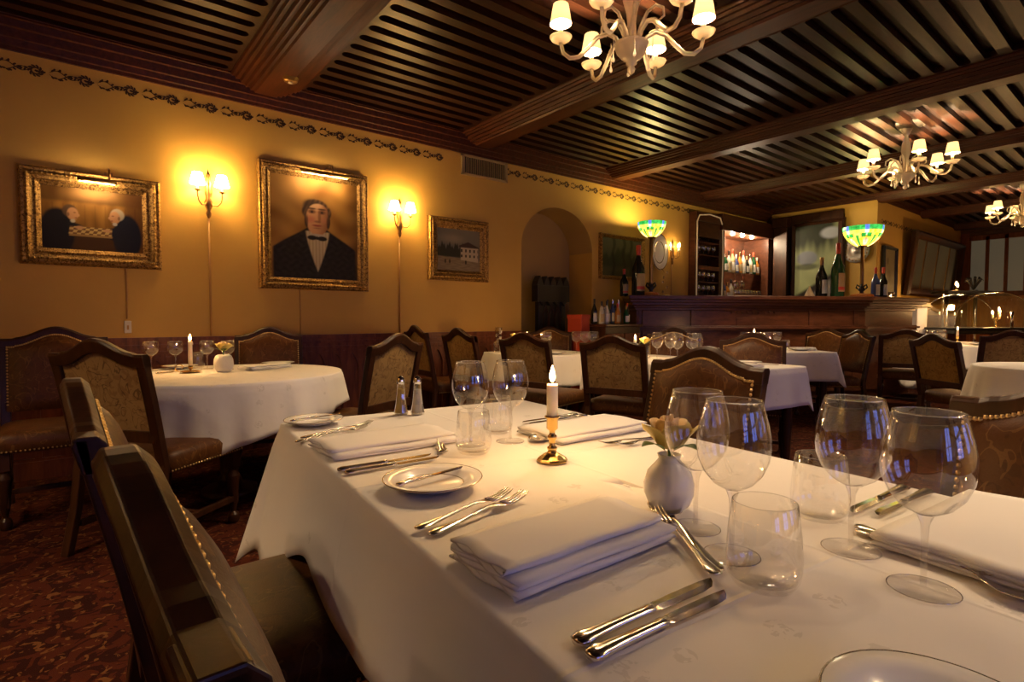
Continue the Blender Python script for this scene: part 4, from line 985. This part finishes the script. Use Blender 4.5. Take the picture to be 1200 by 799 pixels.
CD.put((-1.94, 1.97, 2.43), .3, 'added glass chandelier for fill light, out of view at the near end of the room', 'crystal chandeliers')  # unseen; added with the next three to light tables and walls
CD.put((2.45, -1.1, 2.43), .5, 'added glass chandelier for fill light, out of view, nearest the dusk windows', 'crystal chandeliers')
CD.put((10.95, -1.1, 2.43), .4, 'added glass chandelier for fill light, out of view near the far end wall', 'crystal chandeliers')
CD.put((6.8, -1.1, 2.43), .2, 'added glass chandelier for fill light, out of view on the window side, farther down the room', 'crystal chandeliers')

# ------------------------------------------------------------------ alcove chair
t = thing('carved_armchair', 'tall dark gothic carved chair standing in the arched alcove', 'chair', (4.66, 5.02, 0))
m = MB(); 
for x in (-.19, .19): m.box(x - .035, x + .035, -.02, .05, 0, 1.50)
m.box(-.16, .16, 0, .03, .50, 1.50); m.build('chair_back', 'black', t, bevel=.004)
m = MB(); m.box(-.27, .27, -.05, .06, 1.30, 1.50)
for k in range(5): x = -.22 + .11 * k; m.prism([(x - .055, 1.50), (x + .055, 1.50), (x + .04, 1.55), (x, 1.615), (x - .04, 1.55)], -.045, .055, 'y')
for k in range(4): x = -.18 + .12 * k; m.prism([(x - .045, 1.30), (x + .045, 1.30), (x, 1.25)], -.05, .05, 'y')
m.build('crest', 'black', t, bevel=.003)
m = MB()
for k in range(3): x = -.1 + .1 * k; m.tube([(x - .04, -.012, .95), (x - .04, -.012, 1.15), (x, -.012, 1.25), (x + .04, -.012, 1.15), (x + .04, -.012, .95)], .009, 6)
m.build('tracery', 'wood', t)
m = MB(); m.box(-.25, .25, -.42, .02, .42, .50); m.build('seat', 'black', t, bevel=.006)
for x in (-.22, .22): m = MB(); m.box(x - .03, x + .03, -.41, -.35, 0, .42); m.build('leg', 'black', t)
for x in (-.24, .24): m = MB(); m.box(x - .03, x + .03, -.42, .0, .68, .72); m.box(x - .025, x + .025, -.41, -.36, .50, .68); m.build('armrest', 'black', t, bevel=.004)

# ------------------------------------------------------------------ bar counter
BF = [(5.62, 4.455), (8.32, 2.80), (9.60, 2.58)]          # front line of the bar
def offset_line(pts, d):
    out = []
    for i, p in enumerate(pts):
        ns = []
        for a, b in ((i - 1, i), (i, i + 1)):
            if 0 <= a and b < len(pts):
                dx, dy = pts[b][0] - pts[a][0], pts[b][1] - pts[a][1]; l = math.hypot(dx, dy); ns.append((dy / l, -dx / l))
        nx = sum(n[0] for n in ns); ny = sum(n[1] for n in ns); l = math.hypot(nx, ny); nx /= l; ny /= l; k = 1 / max(.5, nx * ns[0][0] + ny * ns[0][1])
        out.append((p[0] - nx * d * k * -1, p[1] - ny * d * k * -1))
    return out
def bar_slab(m, d, z0, z1, inner=-.5):
    f = offset_line(BF, d); b = offset_line(BF, inner); f[-1] = (f[-1][0] + max(0, d), f[-1][1]); f[0] = (f[0][0] - max(0, d) * .8, f[0][1] + max(0, d) * .5)
    m.prism(f + b[::-1], z0, z1)
t = thing('bar_counter', 'long dark wooden bar counter with moulded top', 'bar', (0, 0, 0))
m = MB(); bar_slab(m, 0, .12, 1.26); bar_slab(m, -.03, 0, .12); m.build('bar_front', 'bar_wood', t)
m = MB(); bar_slab(m, .03, 1.20, 1.235); bar_slab(m, .06, 1.235, 1.26); bar_slab(m, .10, 1.26, 1.30); bar_slab(m, .14, 1.30, 1.335); m.build('cornice', 'bar_wood', t, bevel=.006)
m = MB(); bar_slab(m, .17, 1.335, 1.385, -.55); m.build('countertop', 'bar_wood', t, bevel=.008)
m = MB(); bar_slab(m, .05, .93, .955, -.02); bar_slab(m, .08, .955, .985, -.02); bar_slab(m, .05, .985, 1.0, -.02); m.build('dado_rail', 'bar_wood', t, bevel=.004)
m = MB(); (ax, ay), (bx, by) = BF[0], BF[1]; ln = math.hypot(bx - ax, by - ay); ux, uy = (bx - ax) / ln, (by - ay) / ln; nx, ny = uy, -ux
m.X = Matrix(((ux, nx, 0, ax), (uy, ny, 0, ay), (0, 0, 1, 0), (0, 0, 0, 1)))
for k in range(9): s = 1.28 + k * .075; m.prism([(s - .018, 1.19), (s + .018, 1.19), (s, 1.155)], 0, .03, 'y')
m.box(.02, 3.2, -.01, .012, .12, 1.20); m.box(1.2, 1.95, 0, .025, 1.19, 1.215); m.box(1.35, 1.62, 0, .02, 1.0, 1.10)
for s in (.1, .75, 2.4, 3.05): m.box(s - .03, s + .03, 0, .03, 1.0, 1.2); m.box(s - .03, s + .03, 0, .03, .12, .93)
m.build('carved_panel', 'bar_wood', t, bevel=.003)
BZ = 1.386
def bottle(name, label, x, y, z, h, r, gm, lm, cm, group=None, band=None, seg=18):
    t = thing(name, label, 'bottle', (x, y, z), 0, group)
    lat([(.001, 0), (r * .96, .002), (r, h * .02), (r, h * .50), (r * .93, h * .56), (r * .55, h * .68), (r * .32, h * .78), (r * .30, h * .93)], 'glass_body', gm, t, seg)
    if cm: lat([(r * .32, h * .80), (r * .34, h * .86), (r * .36, h * .985), (r * .33, h), (.001, h)], 'capsule', cm, t, 14)
    if lm:
        m = MB(); m.rings([[(r * 1.012 * math.cos(a), r * 1.012 * math.sin(a), z_) for a in [pi * 1.15 + pi * .95 * j / 16 for j in range(17)]] for z_ in (h * .10, h * .44)], closed=False, caps=False); m.build('label', lm, t)
    if band:
        m = MB(); m.rings([[(r * 1.02 * math.cos(a), r * 1.02 * math.sin(a), z_) for a in [pi * 1.15 + pi * .95 * j / 16 for j in range(17)]] for z_ in (h * .13, h * .19)], closed=False, caps=False); m.build('label_band', band, t)
    return t
bottle('display_bottle', 'giant dark wine bottle with red cap at left end of the bar', 5.78, 4.56, BZ, .66, .085, 'dark_glass', 'label_cream', 'red', None, 'red')
bottle('display_bottle', 'dark magnum with red cap just left of the giant bottle', 5.69, 4.72, BZ, .36, .055, 'dark_glass', 'label_cream', 'red', None, 'red')
bottle('display_bottle', 'giant green wine bottle with red cap at middle right of the bar', 8.22, 3.08, BZ, .74, .085, 'green_glass', 'label_cream', 'red', None, 'red')
bottle('display_bottle', 'dark bottle half hidden left of the giant green bottle', 8.20, 3.28, BZ, .56, .075, 'dark_glass', 'label_white', 'bronze')
bottle('display_bottle', 'left dark bottle of the two at right end of the bar', 9.02, 2.88, BZ, .44, .055, 'blue_glass', 'label_white', 'red')
bottle('display_bottle', 'right dark bottle of the two at right end of the bar', 9.20, 2.84, BZ, .45, .055, 'dark_glass', 'label_white', 'red')
m = MB(); m.lathe([(.04, 0), (.045, .10), (.043, .10), (.038, .01), (.001, .01)], 16); t = thing('tealight_holder', 'glowing tealight glass at right end of the bar', 'candle holder', (9.42, 2.80, BZ)); m.build('holder_glass', 'cut_glass', t)
lat([(.001, .011), (.03, .011), (.03, .03), (.001, .03)], 'tealight', 'wax', t, 14); f = MB(); flame_mesh(f, .032, .9); f.build('flame', 'flame', t); light('tealight_lamp', (0, 0, .07), .4, FLAMEC, .01, t)
t = thing('folded_napkin', 'pale folded napkin cone left of the giant green bottle', 'napkin', (7.92, 3.32, BZ)); m = MB()
m.rings([[(.10 * (1 - v) * math.cos(a) * (1 + .25 * math.cos(4 * a)) + .0, .07 * (1 - v) * math.sin(a), .16 * v) for a in [2 * pi * j / 24 for j in range(24)]] for v in (0, .3, .6, .85, .99)]); m.build('napkin_cone', 'wicker', t)
t = thing('card_box', 'small bluish box on the bar between green bottle and right lamp', 'box', (8.42, 3.14, BZ)); m = MB(); m.box(-.09, .09, -.04, .04, 0, .17); m.build('box_body', 'blue_glass', t, bevel=.004); m = MB(); m.box(-.075, .075, -.043, -.04, .02, .15); m.build('front_label', 'label_white', t)

def tiffany(x, y, z, h, r, label):
    t = thing('table_lamp', label, 'lamp', (x, y, z))
    lat([(.001, 0), (r * .62, 0), (r * .62, .03), (r * .5, .05), (r * .3, .055), (r * .2, .06)], 'lamp_base', 'orange_wood', t, 8, sm=False)
    m = MB(); m.lathe([(.03, .055), (.022, .08), (.05, .11), (.03, .14), (.028, .16)], 12)
    for k in range(4):
        a = pi / 2 * k + .3; m.tube([(.02 * math.cos(a), .02 * math.sin(a), .15), (.055 * math.cos(a), .055 * math.sin(a), .18), (.065 * math.cos(a), .065 * math.sin(a), .14), (.045 * math.cos(a), .045 * math.sin(a), .12)], .012, 6)
    m.build('ornament', 'black', t)
    zs = h - r * 1.05; lat([(.026, .14), (.024, .3), (.022, zs - .02), (.045, zs - .015), (.06, zs + .01)], 'pole', 'bronze', t, 14)
    m = MB(); nu, nv = 96, 22; col = []
    def P(u, v): a = 2 * pi * u; q = .30 + .70 * math.sin(v * pi * .5) ** .9; return (r * q * math.cos(a), r * q * math.sin(a), zs + r * 1.05 * v ** 1.25)
    m.grid(P, nu, nv)
    for j in range(nv + 1):
        for i in range(nu + 1):
            u, v = i / nu * 6, j / nv; f = (u % 1) - .5
            rr_ = random.Random(int(u * 7) * 31 + int(v * 9) * 7).random()
            c = lerp((.75, .42, .01), (.98, .78, .12), rr_)
            if v > .80: c = lerp((.01, .22, .03), (.05, .45, .08), rr_) if abs(f) > .09 else (.08, .14, .6)
            elif v < .42 and math.hypot(f * 1.5, v - .20) < .24: c = lerp((.80, .25, .14), (.95, .70, .50), rr_)
            elif .48 < v < .66 and .06 < abs(f) < .27: c = lerp((.01, .20, .02), (.04, .40, .06), rr_)
            elif v < .55 and abs(f) > .42: c = (.04, .30, .04)
            elif .55 < v < .8 and abs(f) < .07: c = (.55, .75, .55)
            if i % 4 == 0 and j % 2 == 0: c = tuple(k * .5 for k in c)
            col.append(c)
    m.c = col; m.build('lamp_shade', 'leaded', t)
    g = MB(); g.lathe([(.001, zs + r * .35), (.03, zs + r * .45), (.03, zs + r * .6), (.001, zs + r * .7)], 12); g.build('bulb', 'bulb', t)
    light('lamp_light', (0, 0, zs + r * .85), P_TIFFANY, (1.0, .72, .28), .05, t); return t
tiffany(5.97, 4.50, BZ, .97, .185, 'stained glass bowl lamp on a tall pole at left end of the bar')
tiffany(8.62, 2.92, BZ, .98, .25, 'stained glass bowl lamp on a tall pole at right part of the bar')

# side cabinet with spirits in front of the bar's left end
t = thing('side_cabinet', 'low dark cabinet crowded with bottles left of the bar', 'cabinet', (4.90, 4.36, 0))
m = MB(); m.box(-.20, .42, -.20, .20, 0, 1.0); m.build('cabinet_body', 'wood', t, bevel=.006); m = MB(); m.box(-.22, .44, -.23, .22, 1.0, 1.03); m.build('cabinet_top', 'bar_wood', t, bevel=.005)
for k in range(2): m = MB(); m.box(-.18 + .30 * k, .10 + .30 * k, -.215, -.2, .1, .92); d = m.build('door', 'panel_wood', t, bevel=.006); q = MB(); q.dome((.07 + .08 * k, -.217, .55), .015, (0, -1, 0), 8); q.build('knob', 'brass', d)
sp = [('dark_glass', 'label_white', 'black'), ('clear_bottle', 'label_cream', 'black'), ('spirits', 'label_white', 'bronze'), ('clear_bottle', 'label_white', 'black'), ('green_glass', 'label_cream', 'black'), ('clear_bottle', None, 'chrome'), ('spirits', 'label_cream', 'red'), ('blue_glass', 'label_white', 'chrome'), ('dark_glass', 'label_cream', 'black'), ('green_glass', 'label_white', 'bronze'), ('clear_bottle', 'label_white', 'chrome'), ('dark_glass', 'label_white', 'red')]
names = ['leftmost spirit bottle on the side cabinet, dark with white label', 'clear bottle with cream label at left of the side cabinet', 'amber spirit bottle at left of the side cabinet', 'clear bottle with white label and black cap on the side cabinet', 'green bottle with cream label in the middle of the side cabinet', 'unlabelled clear bottle in the middle of the side cabinet', 'amber bottle with red cap on the side cabinet', 'blue bottle with silver cap on the side cabinet', 'dark bottle with cream label and black cap on the side cabinet', 'green bottle with white label near right end of the side cabinet', 'clear bottle with silver cap near right end of the side cabinet', 'dark bottle with red cap at right end of the side cabinet']
for k, (gm, lm, cm) in enumerate(sp):
    bottle('spirit_bottle', names[k], 4.73 + .0515 * k, 4.36 - .09 * math.sin(k * 2.3), 1.03, .25 + .05 * math.sin(k * 1.9 + 1), .034, gm, lm, cm, 'spirit bottles on the side cabinet')
for x, y, z, wd, ht, lab in ((4.582, 4.47, 0, .175, .92, 'tall red box standing on the floor left of the side cabinet'), (4.584, 4.47, .92, .14, .22, 'small red box on top of the tall red box')):
    m = MB(); m.box(-wd / 2, wd / 2, -.11, .11, 0, ht - .03); t = thing('red_box', lab, 'box', (x, y, z)); m.build('box_body', 'redbox', t, bevel=.004); m = MB(); m.box(-wd / 2 - .006, wd / 2 + .006, -.116, .116, ht - .05, ht); m.build('lid', 'redbox', t, bevel=.004)

# ------------------------------------------------------------------ back bar with glass rack
CY0, CY1 = 4.82, YW + .38
t = thing('back_bar_cabinet', 'tall dark back bar cabinet with lit bottle niche behind the counter', 'cabinet', (0, 0, 0))
m = MB(); m.box(7.48, 7.56, CY0, CY1, 0, 2.62); m.box(8.16, 8.32, CY0, CY1, 0, 2.75); m.box(9.78, 9.93, CY0, CY1, 0, 2.75); m.box(7.56, 8.16, CY1 - .28, CY1, 0, 2.6); m.box(8.32, 9.78, CY1 - .03, CY1, 0, 2.6)
m.box(7.48, 9.93, CY0, CY1, 0, 1.0); m.build('carcass', 'bar_wood', t, bevel=.006)
m = MB(); m.box(7.48, 8.18, CY0 - .02, CY1, 2.60, 2.74); m.box(8.18, 9.94, CY0 - .05, CY1, 2.52, 2.78); m.box(7.56, 8.16, CY0 - .01, CY0 + .05, 2.36, 2.60); m.build('cornice', 'bar_wood', t, bevel=.008)
m = MB(); m.box(7.56, 8.16, CY0 + .0, CY1 - .28, 1.86, 1.92); m.box(7.56, 8.16, CY0 + .01, CY1 - .28, 1.22, 1.26)
for z in (2.28, 2.08, 1.66, 1.45): m.box(7.56, 8.16, CY0 + .01, CY1 - .28, z, z + .012)
m.build('glass_rack', 'panel_wood', t)
m = MB(); m.box(8.32, 9.78, CY0 + .06, CY1 - .03, 1.86, 1.88); m.build('shelf', 'pane', t)
m = MB(); m.box(8.32, 9.78, CY0 + .02, CY1 - .03, 1.37, 1.40); m.build('shelf', 'panel_wood', t)
pl = [(7.48, CY0 - .03, 1.38), (7.48, CY0 - .03, 2.58), (7.54, CY0 - .03, 2.68), (7.82, CY0 - .03, 2.72), (8.12, CY0 - .03, 2.70), (8.20, CY0 - .03, 2.58), (8.22, CY0 - .03, 2.1), (8.20, CY0 - .03, 1.38)]
m = MB(); m.tube(pl, .010, 8); m.build('rope_trim', 'rope', t)
for k in range(4):
    x = 8.45 + .32 * k; m = MB(); m.lathe([(.001, -.012), (.03, -.012), (.035, 0)], 12, (x, CY0 + .12, 2.518)); m.build('spotlight', 'bulb', t); light('niche_light', (x, CY0 + .12, 2.47), P_BAR, (1.0, .78, .5), .02, t)
def mk_small_glass():
    m = MB(); m.lathe([(.001, 0), (.03, .001), (.03, .003), (.004, .006), (.0035, .07), (.02, .078), (.034, .10), (.036, .13), (.030, .165)], 12); o = m.build('stemmed_glass', 'rackglass'); return tag(o, '', 'glass')
SG = Kind(mk_small_glass)
for z in (2.27, 2.07, 1.65, 1.44):
    for k in range(4):
        for q in range(2):
            o = SG.put((7.65 + .14 * k, CY0 + .055 + .085 * q, z + .012), 0, 'stemmed glass in the tall wooden rack left of the back bar', 'glasses in the wall rack')
for k in range(2): o = SG.put((8.92 + .22 * k, CY0 + .15, 1.855), 0, 'glass hanging upside down under the back bar shelf', 'hanging glasses', (1.6, 1.6, 1.4)); o.rotation_euler = (pi, 0, 0)
for k in range(9): SG.put((8.86 + .10 * k, CY0 + .10, 1.40), 0, 'glass standing in the lower row of the back bar', 'lower row of back bar glasses', (1.2, 1.2, 1.15))
gm = ['spirits', 'clear_bottle', 'green_glass', 'clear_bottle', 'label_cream', 'blue_glass', 'spirits', 'clear_bottle', 'dark_glass', 'clear_bottle', 'green_glass', 'spirits']
cmn = ['red', 'label_cream', 'chrome', 'black', 'red', 'label_white', 'brass', 'red', 'label_cream', 'chrome', 'red', 'label_white']
ordn = ['first', 'second', 'third', 'fourth', 'fifth', 'sixth', 'seventh', 'eighth', 'ninth', 'tenth', 'eleventh', 'last']
for k in range(12): bottle('spirit_bottle', '%s bottle from the left on the lit upper back bar shelf' % ordn[k], 8.39 + .119 * k, CY0 + .17, 1.881, .36 + .05 * math.sin(k * 2.1), .046, gm[k], 'label_white' if k % 3 else 'label_cream', cmn[k], 'bottles on the upper back bar shelf')
for k in range(4): bottle('spirit_bottle', '%s bottle from the left on the lower back bar shelf' % ordn[k], 8.38 + .12 * k, CY0 + .12, 1.40, .30 + .06 * (k % 2), .045, ['clear_bottle', 'blue_glass', 'spirits', 'clear_bottle'][k], 'label_white', ['chrome', 'red', 'brass', 'black'][k], 'bottles on the lower back bar shelf')
# decorated plate on the picture wall, crystal drops
t = thing('wall_plate', 'pale decorated plate hung on the wall right of the left bar lamp', 'plate', (6.70, YW - .004, 2.06)); t.rotation_euler = (pi / 2, 0, 0); t.scale = (1, 1.35, 1)
lat([(.001, .006), (.10, .006), (.115, .012), (.19, .03), (.195, .032), (.19, .038), (.115, .018), (.001, .012)], 'plate_body', 'porcelain', t, 40); lat([(.182, .0375), (.190, .0395), (.195, .036), (.192, .032)], 'rim', 'gilt_rim', t, 40); lat([(.11, .018), (.117, .0205), (.122, .021)], 'ring', 'gilt_rim', t, 40)
t = thing('crystal_drops', 'glittering crystal drops hanging below the bare bulb wall light', 'ornament', (6.72, YW - .10, 1.46))
for k in range(5): m = MB(); m.X = Matrix.Translation((.05 * math.sin(k * 2.2), .03 * math.cos(k * 2.2), .07 * k)); m.lathe([(.001, 0), (.016, .012), (.018, .024), (.001, .045)], 6, sm=False); m.build('drop', 'cut_glass', t)
m = MB(); m.tube([(0, 0, .3), (0, .05, .36), (0, .1, .38)], .004, 6); m.build('hanger', 'brass', t)
# return wall: pilasters, large landscape, silver platter
t = thing('wooden_pilaster', 'dark wooden pilaster between back bar and the landscape', 'pilaster', (9.97, 4.63, 0)); m = MB(); m.box(-.16, 0, -.12, .12, 0, 2.7); m.build('shaft', 'wood', t, bevel=.01); m = MB(); m.box(-.20, 0, -.13, .13, 2.7, 2.86); m.build('capital', 'wood', t, bevel=.01)
p = framed('framed_painting', 'tall dark framed landscape with pale clouds and foliage behind the bar', 0, 0, .86, 1.46, 0, .06, paint_garden, 60, 100, res=1.0, fm='wood', beads=False)
p.location = (XR - .02, 4.06, 2.03); p.rotation_euler = (0, 0, -pi / 2)
t = thing('silver_platter', 'round scalloped silver platter on the wall behind the giant green bottle', 'platter', (XR - .004, 3.47, 2.20)); t.rotation_euler = (0, -pi / 2, 0)
lat([(.001, .01), (.09, .01), (.10, .016), (.19, .03), (.20, .034), (.195, .04), (.10, .024), (.05, .016), (.04, .03), (.001, .035)], 'platter_body', 'old_silver', t, 48, flute=16, fa=.02)
m = MB()
for k in range(20): a = 2 * pi * k / 20; m.dome((.165 * math.cos(a), .165 * math.sin(a), .033), .014, (0, 0, 1), 6)
m.build('embossing', 'bronze', t)
# recess wall: leaning mirror and small picture
p = framed('framed_picture', 'small upright picture in a black frame beside the right bar lamp', 0, 0, .62, .82, 0, .045, lambda x, y: over((.17, .14, .08), (.09, .075, .04), ell(x, y, 15, 14, 4, 4, .4) + ell(x, y, 20, 32, 6, 8, .4) * .6), 40, 54, res=.6, fm='black', beads=False)
p.location = (10.5, Y2 - .01, 1.86)
t = thing('wall_mirror', 'wide dark framed mirror leaning out from the ochre wall', 'mirror', (12.75, Y2 - .03, 1.50)); t.rotation_euler = (R(6), 0, 0)
m = MB(); m.box(-1.45, 1.45, -.02, 0, .10, 1.02); m.build('mirror_glass', 'mirror', t)
m = MB()
rs = []
for a, d in ((0, 0), (0, .06), (.04, .10), (.08, .08), (.13, .03), (.13, 0)): rs.append([(-1.55 + a, -d, 0 + a), (1.55 - a, -d, a), (1.55 - a, -d, 1.12 - a), (-1.55 + a, -d, 1.12 - a)])
m.rings(rs, sm=False, caps=False); m.build('frame', 'wood', t)
m = MB()
for x in (-.75, 0, .75): m.box(x - .02, x + .02, -.028, -.018, .1, 1.02)  # strips stand in for vertical lines of the window reflection
m.build('reflection_strip', 'bronze', t)

# ------------------------------------------------------------------ dome trolley and its candles
DC = (10.95, 2.12)
t = thing('serving_trolley', 'serving trolley with a wide clear oval dome behind the far candle table', 'trolley', (DC[0], DC[1], 0), -R(39))
m = MB(); m.box(-.60, .60, -.36, .36, .86, .93); m.box(-.64, .64, -.40, .40, .93, .96); m.build('tray', 'black', t, bevel=.02)
for sx in (-1, 1):
    for sy in (-1, 1): m = MB(); m.tube([(sx * .5, sy * .28, .08), (sx * .5, sy * .28, .86)], .02, 8); m.lathe([(.001, 0), (.04, .02), (.045, .045), (.04, .07), (.001, .09)], 12, (sx * .5, sy * .28, 0)); m.build('leg', 'chrome', t)
m = MB(); m.box(-.5, .5, -.28, .28, .35, .38); m.build('lower_shelf', 'black', t)
m = MB(); m.grid(lambda u, v: (.60 * math.cos(pi * u) , (-.34 + .68 * v), .965 + .52 * max(0, math.sin(pi * u)) ** .8), 32, 6)
for s in (-.34, .34): m.grid(lambda u, v: (.60 * math.cos(pi * u), s, .965 + .52 * v * max(0, math.sin(pi * u)) ** .8), 32, 6)
m.build('dome', 'pane', t)
m = MB()
for s in (-.345, .345): m.tube([(.60 * math.cos(pi * k / 24), s, .965 + .52 * max(0, math.sin(pi * k / 24)) ** .8) for k in range(25)], .008, 6)
m.build('dome_rim', 'chrome', t)
m = MB(); m.tube([(-.22, .38, .96), (-.22, .38, 1.50)], .02, 8); m.tube([(.22, -.38, .96), (.22, -.38, 1.20)], .02, 8); m.build('post', 'chrome', t)
t = thing('candelabra', 'four flame candelabra glowing inside the clear dome', 'candelabra', (DC[0] + .12, DC[1] - .22, .961))
m = MB(); m.lathe([(.001, 0), (.05, 0), (.05, .01), (.012, .02), (.010, .12), (.016, .13), (.01, .14)], 14); m.build('stem', 'brass', t)
for k in range(4):
    x = (-.15, -.05, .05, .14)[k]; h = (.20, .25, .19, .22)[k]; y = (.02, -.04, .05, -.02)[k]
    m = MB(); m.tube([(0, 0, .12), (x * .6, y * .6, .10), (x, y, .13)], .006, 6); a = m.build('branch', 'brass', t)
    c = MB(); c.X = Matrix.Translation((x, y, 0)); c.lathe([(.001, .13), (.010, .13), (.010, h), (.001, h)], 10); cc = c.build('candle', 'wax', a)
    f = MB(); f.X = Matrix.Translation((x, y, 0)); flame_mesh(f, h + .004, 1.5); f.build('flame', 'flame', cc)
light('candelabra_light', (0, 0, .32), 22.0, FLAMEC, .05, t)
# high sideboard behind the trolley with candle lamp and black ornament
t = thing('shelf_stand', 'slim two post shelf stand with a dark top behind the clear dome', 'stand', (12.10, 2.55, 0), -R(39))
m = MB(); m.box(-.38, .38, -.2, .2, 1.53, 1.57); m.build('top', 'black', t, bevel=.006)
for x in (-.25, .25): m = MB(); m.tube([(x, 0, .04), (x, 0, 1.53)], .03, 10); m.box(x - .12, x + .12, -.2, .2, 0, .04); m.build('post', 'chrome', t)
m = MB(); m.box(-.34, .34, -.16, .16, .60, .63); m.build('shelf', 'black', t)
t = thing('candle_lamp', 'small candle lamp glowing on top of the slim shelf stand', 'lamp', (12.0, 2.60, 1.571)); lat([(.001, 0), (.06, 0), (.05, .02), (.015, .03), (.012, .08), (.03, .09)], 'base', 'brass', t, 14); f = MB(); flame_mesh(f, .09, 2.2); f.X = Matrix.Translation((.09, 0, -.02)); flame_mesh(f, .09, 2.0); f.build('flame', 'flame', t); light('candle_lamp_light', (0, -.02, .2), 1.6, FLAMEC, .03, t)
t = thing('iron_ornament', 'black curled iron ornament on the slim shelf stand, right of the candle lamp', 'ornament', (12.28, 2.42, 1.571)); lat([(.001, 0), (.07, 0), (.06, .02), (.001, .03)], 'base', 'black', t, 14)
for k in range(9):
    a = k * .7; m = MB(); m.tube([(0, 0, .02), (.05 * math.cos(a), .05 * math.sin(a), .12), (.10 * math.cos(a), .10 * math.sin(a), .20 + .02 * (k % 3)), (.13 * math.cos(a), .13 * math.sin(a), .16 + .02 * (k % 3))], [.01, .014, .022, .006], 6); m.build('curl', 'black', t)
t = thing('carving_stand', 'white draped stand with dark tool handles left of the clear dome', 'stand', (10.45, 2.88, 0)); m = MB(); m.box(-.25, .27, -.2, .2, 0, 1.28); m.build('drape', 'linen', t, bevel=.015)
t2 = thing('wooden_tray', 'pale wooden tray on top of the white draped stand', 'tray', (10.45, 2.88, 1.28)); m = MB(); m.box(-.3, .34, -.22, .22, 0, .02); m.box(-.3, .34, -.22, -.2, .02, .06); m.box(-.3, .34, .2, .22, .02, .06); m.box(-.3, -.28, -.2, .2, .02, .06); m.box(.32, .34, -.2, .2, .02, .06); m.build('tray_body', 'wicker', t2, bevel=.004)
for k, (x, lab) in enumerate(((-.08, 'carving knife with dark handle on the pale wooden tray, left one'), (.10, 'carving knife with dark handle on the pale wooden tray, right one'))):
    t3 = thing('carving_knife', lab, 'knife', (10.40 + x, 2.76, 1.345), R(70 - 25 * k)); m = MB(); m.loft([(0, 0, .01, .008), (.02, 0, .016, .012), (.12, 0, .014, .011), (.14, 0, .012, .009)]); m.build('handle', 'black', t3); m = MB(); m.loft([(.14, 0, .014, .002), (.25, 0, .014, .002), (.32, 0, .004, .001)], 6); m.build('blade', 'chrome', t3)
bpy.context.view_layer.update()
